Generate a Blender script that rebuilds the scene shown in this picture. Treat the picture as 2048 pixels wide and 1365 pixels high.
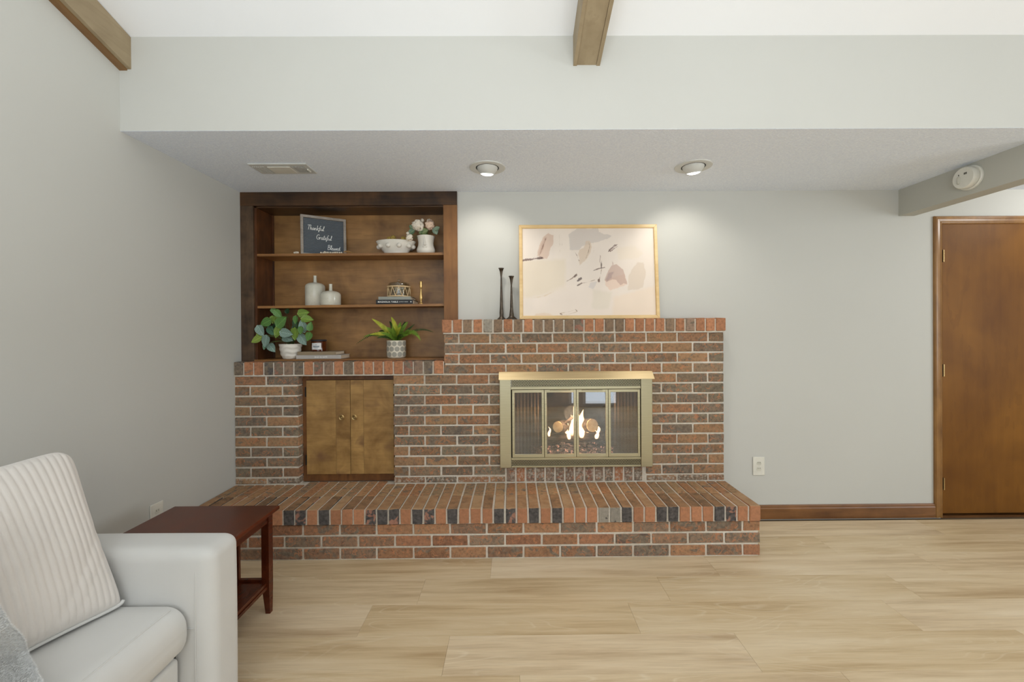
import bpy, bmesh, math, random
import numpy as np
from mathutils import Vector, Matrix, noise
random.seed(7)
PI = math.pi
for o in list(bpy.data.objects):
    bpy.data.objects.remove(o)
SC = bpy.context.scene
COL = SC.collection

# ---------------------------------------------------------------- camera, light, exposure
YAW, PITCH, ROLL = 0.0063, -0.0044, 0.0067
CAM = Vector((0, -2.9415, 1.3022))
def cam_rows():
    c, s = math.cos, math.sin
    Ry = Matrix(((c(YAW), -s(YAW), 0), (s(YAW), c(YAW), 0), (0, 0, 1)))
    Rp = Matrix(((1, 0, 0), (0, c(PITCH), s(PITCH)), (0, -s(PITCH), c(PITCH))))
    Rr = Matrix(((c(ROLL), 0, -s(ROLL)), (0, 1, 0), (s(ROLL), 0, c(ROLL))))
    return Rr @ Rp @ Ry
_R = cam_rows()
cd = bpy.data.cameras.new('camera')
cam = bpy.data.objects.new('camera', cd)
COL.objects.link(cam)
M = Matrix((_R[0], _R[2], -_R[1])).transposed().to_4x4()
M.translation = CAM
cam.matrix_world = M
cd.sensor_fit = 'HORIZONTAL'
cd.sensor_width = 36.0
cd.lens = 855.46 / 2048 * 36.0
cd.shift_x = -(1031.86 - 1024) / 2048
cd.shift_y = (667.92 - 682.5) / 2048
cd.clip_start = 0.02
SC.camera = cam
SC.view_settings.view_transform = 'Standard'
SC.view_settings.look = 'None'
SC.view_settings.gamma = 1.0
SC.view_settings.use_curve_mapping = False
SC.view_settings.exposure = 0.0

world = bpy.data.worlds.new('world'); SC.world = world
world.use_nodes = True
bg = world.node_tree.nodes['Background']
bg.inputs[0].default_value = (0.86, 0.93, 1.0, 1)
bg.inputs[1].default_value = 1.0

def area(name, loc, target, sx, sy, power, col):
    l = bpy.data.lights.new(name, 'AREA'); l.shape = 'RECTANGLE'
    l.size = sx; l.size_y = sy; l.energy = power; l.color = col
    o = bpy.data.objects.new(name, l); COL.objects.link(o)
    o.location = loc
    o.rotation_euler = (Vector(target) - Vector(loc)).to_track_quat('-Z', 'Y').to_euler()
    return o
# daylight through the windows behind the camera; right wall window added as fill
area('window_light', (-0.45, -4.62, 1.6), (-0.45, 0, 1.6), 1.7, 1.6, 20, (0.90, 0.965, 1.0))
area('window_light', (1.42, -4.62, 1.07), (1.42, 0, 1.07), 0.66, 2.0, 9, (0.90, 0.965, 1.0))
area('window_light', (5.52, -3.0, 1.5), (0, -3.0, 1.5), 1.6, 1.5, 60, (0.90, 0.965, 1.0))
# unseen fill, added to bounce off the vaulted ceiling, and the passage fixture right of the dropped beam
area('bounce_fill', (0.2, -3.5, 1.35), (0.2, -3.5, 5.0), 2.4, 1.0, 66, (0.90, 0.965, 1.0))
pf = bpy.data.lights.new('passage_fixture_light', 'POINT'); pf.energy = 6.5; pf.color = (1.0, 0.98, 0.93); pf.shadow_soft_size = 0.07
pfo = bpy.data.objects.new('passage_fixture_light', pf); COL.objects.link(pfo); pfo.location = (3.75, -0.55, 2.16)

# ---------------------------------------------------------------- helpers
def s2l(v):
    v /= 255.0
    return v / 12.92 if v <= 0.04045 else ((v + 0.055) / 1.055) ** 2.4
def C(r, g, b, a=1.0):
    return (s2l(r), s2l(g), s2l(b), a)

LOC = {}
def obj(name, bm, mat, parent=None, origin=None, smooth=False, angle=None):
    bmesh.ops.recalc_face_normals(bm, faces=bm.faces[:])
    if origin is None:
        xs = [v.co for v in bm.verts]
        lo = Vector((min(v.x for v in xs), min(v.y for v in xs), min(v.z for v in xs)))
        hi = Vector((max(v.x for v in xs), max(v.y for v in xs), max(v.z for v in xs)))
        origin = (lo + hi) / 2
    origin = Vector(origin)
    bmesh.ops.translate(bm, verts=bm.verts[:], vec=-origin)
    me = bpy.data.meshes.new(name)
    bm.to_mesh(me); bm.free()
    if smooth:
        me.shade_smooth()
        if angle:
            me.set_sharp_from_angle(angle=math.radians(angle))
    return link(name, me, mat, parent, origin)
def link(name, me, mat, parent, origin):
    o = bpy.data.objects.new(name, me)
    COL.objects.link(o)
    if mat is not None and len(me.materials) == 0:
        for m in (mat if isinstance(mat, (list, tuple)) else [mat]):
            me.materials.append(m)
    base = LOC.get(parent.name, Vector((0, 0, 0))) if parent else Vector((0, 0, 0))
    o.location = Vector(origin) - base
    LOC[o.name] = Vector(origin)
    if parent: o.parent = parent
    return o
def tag(o, label, cat, group=None, kind=None):
    o['label'] = label; o['category'] = cat
    if group: o['group'] = group
    if kind: o['kind'] = kind
    return o
def thing(name, loc, label, cat, group=None):
    o = bpy.data.objects.new(name, None); COL.objects.link(o)
    o.location = loc; LOC[o.name] = Vector(loc); o.empty_display_size = 0.05
    return tag(o, label, cat, group)
def structure(o):
    o['kind'] = 'structure'; return o

def box(bm, x0, x1, y0, y1, z0, z1, bev=0.0, seg=1):
    vs = [bm.verts.new((x, y, z)) for z in (z0, z1) for y in (y0, y1) for x in (x0, x1)]
    idx = [(0, 2, 3, 1), (4, 5, 7, 6), (0, 1, 5, 4), (2, 6, 7, 3), (0, 4, 6, 2), (1, 3, 7, 5)]
    fs = [bm.faces.new([vs[i] for i in f]) for f in idx]
    if bev > 0:
        es = list({e for f in fs for e in f.edges})
        bmesh.ops.bevel(bm, geom=es, offset=bev, segments=seg, profile=0.5, affect='EDGES')
    return vs
def BB(*a, **k):
    bm = bmesh.new(); box(bm, *a, **k); return bm
def boxes(*bs, bev=0.0):
    bm = bmesh.new()
    for b in bs: box(bm, *b, bev=bev)
    return bm
def lathe(bm, prof, cx=0, cy=0, z0=0, seg=32, axis='z', cap=True):
    rings = []
    for r, z in prof:
        ring = []
        for i in range(seg):
            a = 2 * PI * i / seg
            if axis == 'z': p = (cx + r * math.cos(a), cy + r * math.sin(a), z0 + z)
            elif axis == 'y': p = (cx + r * math.cos(a), cy + z, z0 + r * math.sin(a))
            else: p = (cx + z, cy + r * math.cos(a), z0 + r * math.sin(a))
            ring.append(bm.verts.new(p))
        rings.append(ring)
    for a, b in zip(rings, rings[1:]):
        for i in range(seg):
            bm.faces.new((a[i], a[(i + 1) % seg], b[(i + 1) % seg], b[i]))
    if cap:
        bm.faces.new(rings[0]); bm.faces.new(rings[-1])
    return rings
def LA(*a, **k):
    bm = bmesh.new(); lathe(bm, *a, **k); return bm
def tube(bm, pts, r, seg=8, caps=True):
    pts = [Vector(p) for p in pts]
    n = len(pts)
    rs = r if isinstance(r, (list, tuple)) else [r] * n
    up = None; rings = []
    for i, p in enumerate(pts):
        d = (pts[min(i + 1, n - 1)] - pts[max(i - 1, 0)]).normalized()
        if up is None:
            up = Vector((0, 0, 1)) if abs(d.z) < 0.9 else Vector((1, 0, 0))
        a = d.cross(up).normalized(); b = a.cross(d).normalized(); up = b
        rings.append([bm.verts.new(p + (a * math.cos(2 * PI * k / seg) + b * math.sin(2 * PI * k / seg)) * rs[i]) for k in range(seg)])
    for a, b in zip(rings, rings[1:]):
        for i in range(seg):
            bm.faces.new((a[i], a[(i + 1) % seg], b[(i + 1) % seg], b[i]))
    if caps:
        bm.faces.new(rings[0]); bm.faces.new(rings[-1])
def ball(bm, c, r, sub=2, sc=(1, 1, 1)):
    m = Matrix.Translation(c) @ Matrix.Diagonal((r * sc[0], r * sc[1], r * sc[2], 1))
    bmesh.ops.create_icosphere(bm, subdivisions=sub, radius=1, matrix=m)
def prism(bm, poly, y0, y1):
    """poly = [(x,z)...] extruded along y"""
    a = [bm.verts.new((x, y0, z)) for x, z in poly]
    b = [bm.verts.new((x, y1, z)) for x, z in poly]
    bm.faces.new(a); bm.faces.new(b[::-1])
    n = len(poly)
    for i in range(n):
        bm.faces.new((a[i], b[i], b[(i + 1) % n], a[(i + 1) % n]))
def prismx(bm, poly, x0, x1):
    """poly = [(y,z)...] extruded along x"""
    a = [bm.verts.new((x0, y, z)) for y, z in poly]
    b = [bm.verts.new((x1, y, z)) for y, z in poly]
    bm.faces.new(a); bm.faces.new(b[::-1])
    n = len(poly)
    for i in range(n):
        bm.faces.new((a[i], b[i], b[(i + 1) % n], a[(i + 1) % n]))
def text_mesh(s, size, mat, parent, loc, rot=(PI / 2, 0, 0), shear=0.0, ext=0.0004, off=0.0, name='lettering', align='CENTER', space=1.0):
    cu = bpy.data.curves.new(name, 'FONT'); cu.body = s; cu.size = size; cu.shear = shear
    cu.extrude = ext; cu.offset = off; cu.align_x = align; cu.align_y = 'CENTER'; cu.resolution_u = 3
    cu.space_character = space
    t = bpy.data.objects.new('tmp_text', cu); COL.objects.link(t)
    dg = bpy.context.evaluated_depsgraph_get()
    me = bpy.data.meshes.new_from_object(t.evaluated_get(dg))
    bpy.data.objects.remove(t)
    me.name = name
    R = Matrix.Rotation(rot[2], 4, 'Z') @ Matrix.Rotation(rot[1], 4, 'Y') @ Matrix.Rotation(rot[0], 4, 'X')
    me.transform(R)
    me.materials.clear()
    return link(name, me, mat, parent, loc)

# ---------------------------------------------------------------- material helpers
class NT:
    def __init__(s, name):
        s.m = bpy.data.materials.new(name); s.m.use_nodes = True
        s.t = s.m.node_tree; s.t.nodes.clear()
        s.out = s.n('ShaderNodeOutputMaterial')
    def n(s, typ, **kw):
        nd = s.t.nodes.new(typ)
        for k, v in kw.items():
            setattr(nd, k, v)
        return nd
    def l(s, a, b):
        s.t.links.new(a, b)
    def setin(s, sock, v):
        if hasattr(v, 'is_linked') or isinstance(v, bpy.types.NodeSocket): s.l(v, sock)
        else: sock.default_value = v
    def math(s, op, a, b=None, c=None, clamp=False):
        nd = s.n('ShaderNodeMath', operation=op, use_clamp=clamp)
        s.setin(nd.inputs[0], a)
        if b is not None: s.setin(nd.inputs[1], b)
        if c is not None: s.setin(nd.inputs[2], c)
        return nd.outputs[0]
    def vmath(s, op, a, b=None):
        nd = s.n('ShaderNodeVectorMath', operation=op)
        s.setin(nd.inputs[0], a)
        if b is not None:
            if op == 'SCALE': s.setin(nd.inputs[3], b)
            else: s.setin(nd.inputs[1], b)
        return nd.outputs[0]
    def mix(s, f, a, b, mode='MIX'):
        nd = s.n('ShaderNodeMix', data_type='RGBA', blend_type=mode)
        s.setin(nd.inputs[0], f); s.setin(nd.inputs[6], a); s.setin(nd.inputs[7], b)
        return nd.outputs[2]
    def ramp(s, f, stops, interp='LINEAR'):
        nd = s.n('ShaderNodeValToRGB'); cr = nd.color_ramp; cr.interpolation = interp
        while len(cr.elements) < len(stops): cr.elements.new(0.5)
        for e, (p, c) in zip(cr.elements, stops):
            e.position = p; e.color = c if len(c) == 4 else (*c, 1)
        s.l(f, nd.inputs[0]); return nd.outputs[0]
    def noise(s, vec, scale, detail=2, rough=0.5, dist=0.0):
        nd = s.n('ShaderNodeTexNoise'); s.l(vec, nd.inputs['Vector'])
        nd.inputs['Scale'].default_value = scale; nd.inputs['Detail'].default_value = detail
        nd.inputs['Roughness'].default_value = rough; nd.inputs['Distortion'].default_value = dist
        return nd.outputs[0]
    def coords(s, scale=(1, 1, 1), rand=0.0):
        v = s.n('ShaderNodeTexCoord').outputs['Object']
        if scale != (1, 1, 1): v = s.vmath('MULTIPLY', v, scale)
        if rand:
            r = s.n('ShaderNodeObjectInfo').outputs['Random']
            v = s.vmath('ADD', v, s.vmath('SCALE', (rand, rand * 0.7, rand * 1.3), r))
        return v
    def bump(s, h, strength=0.3, dist=0.001):
        nd = s.n('ShaderNodeBump'); s.l(h, nd.inputs['Height'])
        nd.inputs['Strength'].default_value = strength; nd.inputs['Distance'].default_value = dist
        return nd.outputs[0]
    def principled(s, col, rough=0.5, metal=0.0, normal=None, **kw):
        p = s.n('ShaderNodeBsdfPrincipled')
        s.setin(p.inputs['Base Color'], col); s.setin(p.inputs['Roughness'], rough)
        s.setin(p.inputs['Metallic'], metal)
        if normal is not None: s.l(normal, p.inputs['Normal'])
        for k, v in kw.items():
            s.setin(p.inputs[k.replace('_', ' ')], v)
        s.l(p.outputs[0], s.out.inputs[0])
        return p

def plain(name, col, rough=0.5, metal=0.0, var=0.06, nscale=12, bumpn=0, bumpd=0.001, bstr=0.3, **kw):
    t = NT(name)
    v = t.coords(rand=20)
    n = t.noise(v, nscale, 3)
    a = tuple(c * (1 - var) for c in col[:3]) + (1,)
    b = tuple(min(1, c * (1 + var)) for c in col[:3]) + (1,)
    colr = t.ramp(n, [(0.3, a), (0.7, b)])
    nm = t.bump(t.noise(v, bumpn, 3), bstr, bumpd) if bumpn else None
    t.principled(colr, rough, metal, nm, **kw)
    return t.m

def wood(name, dark, light, grain=(2, 30, 30), rough=0.4, blotch=0.5, bscale=3.0, spec=0.5, extra=None):
    t = NT(name)
    v0 = t.coords(rand=13)
    v = t.vmath('MULTIPLY', v0, grain)
    g = t.noise(v, 1.0, 6, 0.6, 0.6)
    b = t.noise(v0, bscale, 3, 0.6, 0.4)
    f = t.math('ADD', t.math('MULTIPLY', g, 1 - blotch), t.math('MULTIPLY', b, blotch))
    col = t.ramp(f, [(0.34, dark), (0.66, light)])
    fine = t.noise(t.vmath('MULTIPLY', v, (1.5, 5, 5)), 1.0, 3)
    col = t.mix(t.math('MULTIPLY', t.math('GREATER_THAN', fine, 0.6), 0.22), col, dark)
    if extra:
        e = t.noise(v0, extra[0], 2, 0.5, 0.5)
        col = t.mix(t.ramp(e, [(extra[1], (0, 0, 0, 1)), (extra[1] + 0.15, (1, 1, 1, 1))]), col, extra[2])
    t.principled(col, rough, 0, t.bump(fine, 0.12, 0.0006), Specular_IOR_Level=spec)
    return t.m

def wallpaint(name, col):
    t = NT(name)
    v = t.coords()
    n = t.noise(v, 1.3, 2)
    c = t.ramp(n, [(0.3, tuple(x * 0.985 for x in col[:3])), (0.7, tuple(x * 1.01 for x in col[:3]))])
    t.principled(c, 0.62, 0, t.bump(t.noise(v, 160, 3), 0.12, 0.0007), Specular_IOR_Level=0.25)
    return t.m

MAT = {}
MAT['wall'] = wallpaint('greige_wall_paint', C(200, 199, 193))
MAT['white'] = wallpaint('white_ceiling_paint', C(247, 248, 250))
MAT['trimgrey'] = wallpaint('grey_beam_paint', C(188, 186, 176))
# sprayed texture on the low ceiling
t = NT('textured_ceiling_paint')
v = t.coords()
n1 = t.noise(v, 95, 3, 0.6); n2 = t.noise(v, 38, 2)
h = t.math('ADD', t.ramp(n1, [(0.45, (0, 0, 0)), (0.62, (1, 1, 1))]), n2)
t.principled(t.ramp(n1, [(0.35, C(229, 236, 248)), (0.65, C(241, 247, 255))]), 0.85, 0, t.bump(h, 0.38, 0.003), Specular_IOR_Level=0.1)
MAT['popcorn'] = t.m

# vinyl oak planks: grain runs along x
def plank_mat():
    t = NT('pale_oak_plank')
    oi = t.n('ShaderNodeObjectInfo')
    v0 = t.coords(rand=37)
    g = t.noise(t.vmath('MULTIPLY', v0, (1.6, 26, 1)), 1.0, 6, 0.62, 0.3)
    br = t.noise(t.vmath('MULTIPLY', v0, (0.8, 5.5, 1)), 1.0, 2, 0.5, 0.4)
    base = t.ramp(t.math('ADD', t.math('MULTIPLY', g, 0.55), t.math('MULTIPLY', br, 0.45)),
                  [(0.34, C(182, 153, 115)), (0.5, C(215, 191, 154)), (0.66, C(228, 208, 176))])
    # cathedral figure: contour lines of a stretched noise
    cn = t.noise(t.vmath('MULTIPLY', v0, (1.3, 7.5, 1)), 1.0, 1.5, 0.4, 0.2)
    fr = t.math('FRACT', t.math('MULTIPLY', cn, 17.0))
    line = t.ramp(fr, [(0.0, (1, 1, 1)), (0.10, (0, 0, 0)), (0.84, (0, 0, 0)), (1.0, (1, 1, 1))])
    mask = t.ramp(t.noise(t.vmath('MULTIPLY', v0, (1.1, 3.5, 1)), 1.0, 1), [(0.50, (0, 0, 0)), (0.66, (1, 1, 1))])
    col = t.mix(t.math('MULTIPLY', t.math('MULTIPLY', line, mask), 0.32), base, C(240, 226, 200))
    fine = t.noise(t.vmath('MULTIPLY', v0, (6, 150, 1)), 1.0, 3, 0.6)
    col = t.mix(t.ramp(fine, [(0.52, (0, 0, 0)), (0.75, (0.22, 0.22, 0.22))]), col, C(150, 124, 90))
    hsv = t.n('ShaderNodeHueSaturation'); t.l(col, hsv.inputs['Color'])
    t.l(t.math('MULTIPLY_ADD', oi.outputs['Random'], 0.12, 0.94), hsv.inputs['Value'])
    t.l(t.math('MULTIPLY_ADD', oi.outputs['Random'], -0.14, 1.04), hsv.inputs['Saturation'])
    t.principled(hsv.outputs[0], t.math('MULTIPLY_ADD', fine, 0.2, 0.36), 0, t.bump(fine, 0.12, 0.0005), Specular_IOR_Level=0.4)
    return t.m
MAT['plank'] = plank_mat()
MAT['subfloor'] = plain('dark_floor_joint', C(96, 78, 56), 0.9)

def brick_mat(name, ends=False, smear=(0.66, 0.28)):
    """colour comes from each brick's own object colour, its alpha is the share of charcoal patches"""
    t = NT(name)
    oi = t.n('ShaderNodeObjectInfo')
    v0 = t.coords(rand=61)
    vd = t.vmath('ADD', v0, t.vmath('SCALE', t.vmath('SUBTRACT', t.n('ShaderNodeTexNoise').outputs[1], (0.5, 0.5, 0.5)), 0.0))
    n = t.noise(v0, 55, 4, 0.65)
    base = t.mix(1.0, oi.outputs['Color'], t.ramp(n, [(0.3, (0.62, 0.62, 0.64)), (0.5, (1, 1, 1)), (0.7, (1.25, 1.22, 1.18))]), 'MULTIPLY')
    big = t.noise(t.vmath('MULTIPLY', v0, (1, 1, 1.4)), 17, 2, 0.5, 0.8)
    thr = t.math('SUBTRACT', 0.74, t.math('MULTIPLY', oi.outputs['Alpha'], 0.38))
    dk = t.math('MULTIPLY', t.math('SUBTRACT', big, thr), 14.0, clamp=True)
    dark = t.ramp(n, [(0.3, C(98, 86, 74)), (0.7, C(142, 126, 108))])
    col = t.mix(dk, base, dark)
    if not ends:
        # looping clay squiggles pressed into the faces
        s1 = t.noise(v0, 24, 0.5, 0.5, 1.4)
        ln = t.math('SUBTRACT', 1.0, t.math('MULTIPLY', t.math('ABSOLUTE', t.math('SUBTRACT', s1, 0.5)), 22.0), clamp=True)
        mk = t.ramp(t.noise(v0, 22, 1), [(0.40, (0, 0, 0)), (0.50, (1, 1, 1))])
        sq = t.math('MULTIPLY', ln, mk)
        col = t.mix(t.math('MULTIPLY', sq, 0.75), col, C(198, 130, 90))
    # chalky mortar smears
    sm = t.ramp(t.noise(v0, 60, 3, 0.7), [(smear[0], (0, 0, 0)), (smear[0] + 0.10, (1, 1, 1))])
    col = t.mix(t.math('MULTIPLY', sm, smear[1]), col, C(188, 176, 160))
    h = t.math('ADD', n, t.noise(v0, 240, 3))
    t.principled(col, 0.82, 0, t.bump(h, 0.5, 0.0022), Specular_IOR_Level=0.25)
    return t.m
MAT['brick'] = brick_mat('clay_brick_face')
MAT['brickchalk'] = brick_mat('chalky_brick_face', False, (0.50, 0.7))
MAT['brickend'] = brick_mat('clay_brick_end', True)
def mortar_mat():
    t = NT('grey_mortar'); v = t.coords()
    n = t.noise(v, 60, 4, 0.6); m = t.noise(v, 2.0, 2)
    col = t.ramp(t.math('ADD', t.math('MULTIPLY', n, 0.5), t.math('MULTIPLY', m, 0.5)), [(0.35, C(194, 182, 164)), (0.65, C(224, 215, 202))])
    t.principled(col, 0.9, 0, t.bump(t.noise(v, 190, 3), 0.6, 0.002), Specular_IOR_Level=0.15)
    return t.m
MAT['mortar'] = mortar_mat()

MAT['w_header'] = wood('stain_header_wood', C(30, 18, 10), C(92, 62, 34), (2, 30, 30), 0.35, 0.7, 4)
MAT['w_stile_l'] = wood('stain_worn_wood', C(48, 34, 24), C(104, 80, 58), (30, 30, 2), 0.4, 0.7, 7)
MAT['w_stile_r'] = wood('stain_warm_wood', C(104, 64, 28), C(144, 98, 50), (30, 30, 2), 0.55, 0.6, 3)
MAT['w_side'] = wood('stain_reddish_wood', C(52, 26, 12), C(110, 66, 34), (20, 20, 2), 0.4, 0.6, 5)
MAT['w_back'] = wood('stained_plywood', C(112, 78, 44), C(176, 130, 76), (2.5, 14, 14), 0.42, 0.65, 4.2)
MAT['w_shelf'] = wood('shelf_board_wood', C(118, 76, 38), C(168, 120, 68), (2, 30, 30), 0.45, 0.5, 4)
MAT['w_plank'] = wood('cabinet_door_wood', C(128, 94, 52), C(186, 146, 88), (3, 12, 20), 0.42, 0.7, 6.5, extra=(6.0, 0.58, C(126, 92, 60)))
MAT['w_cabframe'] = wood('cabinet_frame_wood', C(70, 40, 20), C(128, 84, 46), (20, 20, 4), 0.4, 0.5, 6)
MAT['w_door'] = wood('door_veneer', C(100, 60, 14), C(134, 88, 28), (14, 14, 1.2), 0.52, 0.75, 1.5, spec=0.22)
MAT['w_casing'] = wood('door_casing_wood', C(118, 80, 40), C(164, 120, 66), (16, 16, 2), 0.28, 0.5, 5)
MAT['w_base'] = wood('baseboard_wood', C(92, 56, 26), C(140, 94, 52), (2, 20, 20), 0.4, 0.5, 4)
MAT['w_beam'] = wood('ceiling_beam_wood', C(136, 118, 90), C(166, 148, 118), (14, 1.2, 14), 0.6, 0.6, 4)
MAT['w_beamdark'] = wood('ceiling_beam_dark_wood', C(112, 78, 42), C(144, 110, 70), (14, 1.2, 14), 0.6, 0.6, 4)
MAT['w_table'] = wood('cherry_stained_wood', C(64, 24, 11), C(100, 46, 24), (20, 2, 20), 0.26, 0.5, 4, spec=0.35)
MAT['black'] = plain('black_gap', C(18, 15, 12), 0.8)

# ---------------------------------------------------------------- setting dimensions
XL, XR, YB = -1.852, 5.6, -4.7
ZC, YS, ZT = 2.2646, -0.903, 2.709
SL = 0.304
YF = -0.095       # face of the brickwork
# floor: sub-floor with every plank its own piece
fl = structure(obj('floor', BB(XL - 0.1, XR + 0.1, YB - 0.1, 0.35, -0.06, -0.012), MAT['subfloor']))
PW, PL = 0.2135, 1.22
offs = {0: -0.13, 1: 0.75, 2: 0.54, 3: 0.94}
pm = {}
def plank_mesh(L):
    k = round(L, 3)
    if k not in pm:
        bm = BB(-L / 2 + 0.0003, L / 2 - 0.0003, -PW / 2 + 0.0003, PW / 2 - 0.0003, -0.012, 0, bev=0.0004)
        me = bpy.data.meshes.new('plank'); bm.to_mesh(me); bm.free(); me.materials.append(MAT['plank']); pm[k] = me
    return pm[k]
rp = random.Random(3)
row = 0
y = -0.4725 + 2 * PW + PW * 0
rows = []
yy = -0.4725 + PW * 2
while yy > YB:
    rows.append(yy); yy -= PW
for y1 in rows:
    i = round((-0.4725 - y1) / PW)
    off = offs.get(i, rp.uniform(0, PL))
    near = y1 > -2.5
    x = off + math.floor((XL - off) / PL) * PL
    while x < XR:
        a, b = max(x, XL), min(x + PL, XR)
        x += PL
        if b - a < 0.02: continue
        yc = y1 - PW / 2
        o = link('plank', plank_mesh(b - a), None, fl, ((a + b) / 2, yc, 0))

# walls
def wall_with_holes(name, x0, x1, z0, z1, y0, y1, holes, mat):
    bm = bmesh.new()
    xs = sorted({x0, x1, *[h[0] for h in holes], *[h[1] for h in holes]})
    zs = sorted({z0, z1, *[h[2] for h in holes], *[h[3] for h in holes]})
    for a, b in zip(xs, xs[1:]):
        for c, d in zip(zs, zs[1:]):
            mx, mz = (a + b) / 2, (c + d) / 2
            if any(h[0] < mx < h[1] and h[2] < mz < h[3] for h in holes): continue
            box(bm, a, b, y0, y1, c, d)
    bmesh.ops.remove_doubles(bm, verts=bm.verts[:], dist=1e-5)
    return structure(obj(name, bm, mat))
wall_with_holes('wall_back', XL - 0.1, XR, -0.05, 2.45, 0.0, 0.1,
                [(-1.80, -0.455, 1.108, 2.195), (-0.02, 0.845, 0.40, 0.99), (2.955, 3.775, -0.05, 2.04)], MAT['wall'])
structure(obj('wall_left', BB(XL - 0.1, XL, YB, 0.0, -0.05, 5.0), MAT['wall']))
wall_with_holes_y = None
structure(obj('wall_right', boxes((XR, XR + 0.1, YB, -3.9, -0.05, 5), (XR, XR + 0.1, -2.1, 0.1, -0.05, 5),
                                  (XR, XR + 0.1, -3.9, -2.1, -0.05, 0.7), (XR, XR + 0.1, -3.9, -2.1, 2.3, 5)), MAT['wall']))
wall_with_holes('wall_rear', XL - 0.1, XR + 0.1, -0.05, 5.0, YB - 0.1, YB,
                [(-1.35, 0.45, 0.75, 2.45), (1.05, 1.79, 0.04, 2.12)], MAT['wall'])
structure(obj('wall_upper', BB(XL, XR, YS, YS + 0.1, ZC + 0.001, ZT + 0.1), MAT['wall']))
structure(obj('ceiling', BB(XL, XR, YS + 0.1, 0.0, ZC, ZC + 0.1), MAT['popcorn']))
structure(obj('ceiling', BB(XL, XR, YS + 0.0005, YS + 0.1, ZC - 0.0005, ZC + 0.0008), MAT['popcorn']))
# vaulted ceiling rises towards the ridge and falls again beyond it
YR = -3.5
bm = bmesh.new()
zr = ZT + SL * (YS - YR)
zb = zr - SL * (YR - YB)
prismx(bm, [(YS + 0.1, ZT - 0.1 * SL), (YR, zr), (YB, zb), (YB, zb + 0.1), (YR, zr + 0.1), (YS + 0.1, ZT - 0.1 * SL + 0.1)], XL, XR)
structure(obj('ceiling', bm, MAT['white']))
# dropped beam that closes the low ceiling on the right
structure(obj('trim_1', BB(2.667, 2.776, YS + 0.1, 0.0, 2.085, ZC), MAT['trimgrey']))
# windows behind the camera; the right wall one is added for its fill
MAT['winframe'] = plain('white_window_paint', C(235, 235, 232), 0.4)
t = NT('clear_window_glass')
g1 = t.n('ShaderNodeBsdfTransparent'); g2 = t.n('ShaderNodeBsdfGlossy'); g2.inputs['Roughness'].default_value = 0.02
mx = t.n('ShaderNodeMixShader'); mx.inputs[0].default_value = 0.06
t.l(g1.outputs[0], mx.inputs[1]); t.l(g2.outputs[0], mx.inputs[2]); t.l(mx.outputs[0], t.out.inputs[0])
MAT['clear'] = t.m
def window(n, x0, x1, z0, z1):
    w = structure(obj('window_%d' % n, boxes((x0, x1, YB - 0.08, YB - 0.02, z0, z0 + 0.05), (x0, x1, YB - 0.08, YB - 0.02, z1 - 0.05, z1),
        (x0, x0 + 0.05, YB - 0.08, YB - 0.02, z0 + 0.05, z1 - 0.05), (x1 - 0.05, x1, YB - 0.08, YB - 0.02, z0 + 0.05, z1 - 0.05),
        (x0 + 0.05, x1 - 0.05, YB - 0.07, YB - 0.03, (z0 + z1) / 2 - 0.02, (z0 + z1) / 2 + 0.02)), MAT['winframe']))
    obj('pane', BB(x0 + 0.05, x1 - 0.05, YB - 0.055, YB - 0.05, z0 + 0.05, z1 - 0.05), MAT['clear'], w)
window(1, -1.35, 0.45, 0.75, 2.45)
window(2, 1.05, 1.79, 0.04, 2.12)
w3 = structure(obj('window_3', boxes((XR + 0.02, XR + 0.08, -3.9, -2.1, 0.7, 0.75), (XR + 0.02, XR + 0.08, -3.9, -2.1, 2.25, 2.3),
      (XR + 0.02, XR + 0.08, -3.9, -3.85, 0.75, 2.25), (XR + 0.02, XR + 0.08, -2.15, -2.1, 0.75, 2.25)), MAT['winframe']))
obj('pane', BB(XR + 0.045, XR + 0.05, -3.85, -2.15, 0.75, 2.25), MAT['clear'], w3)

# baseboard right of the hearth
bm = bmesh.new()
prismx(bm, [(0, 0), (-0.015, 0), (-0.015, 0.070), (-0.011, 0.078), (-0.011, 0.086), (-0.006, 0.094), (0, 0.094)], 1.404, 2.905)
structure(obj('baseboard_back', bm, MAT['w_base']))
bm = bmesh.new()
prismx(bm, [(0, 0), (-0.015, 0), (-0.015, 0.070), (-0.006, 0.094), (0, 0.094)], 3.84, XR)
structure(obj('baseboard_back', bm, MAT['w_base']))

# door
d1 = structure(obj('door_1', BB(2.966, 3.764, -0.004, 0.032, 0.024, 2.030, bev=0.001), MAT['w_door']))
def casing(path, name='door_casing'):
    """moulded casing swept along an L path, mitred at the corners: path of (x,z,nx,nz)"""
    prof = [(0.000, 0.0), (0.000, 0.012), (0.006, 0.019), (0.016, 0.020), (0.020, 0.016), (0.036, 0.014), (0.042, 0.017), (0.050, 0.014), (0.054, 0.008), (0.054, 0.0)]
    bm = bmesh.new(); rings = []
    for x, z, nx, nz in path:
        rings.append([bm.verts.new((x - nx * u, -d, z - nz * u)) for u, d in prof])
    for a, b in zip(rings, rings[1:]):
        for i in range(len(prof) - 1):
            bm.faces.new((a[i], a[i + 1], b[i + 1], b[i]))
    bm.faces.new(rings[0]); bm.faces.new(rings[-1])
    return obj(name, bm, MAT['w_casing'], d1)
casing([(2.905, 0, -1, 0), (2.905, 2.080, -1, 1), (3.828, 2.080, 1, 1), (3.828, 0, 1, 0)])
obj('door_jamb', boxes((2.945, 2.962, -0.006, 0.10, 0, 2.045), (2.962, 3.768, 0.034, 0.10, 2.033, 2.045), (3.768, 3.785, -0.006, 0.10, 0, 2.045)), MAT['w_cabframe'], d1)
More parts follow.
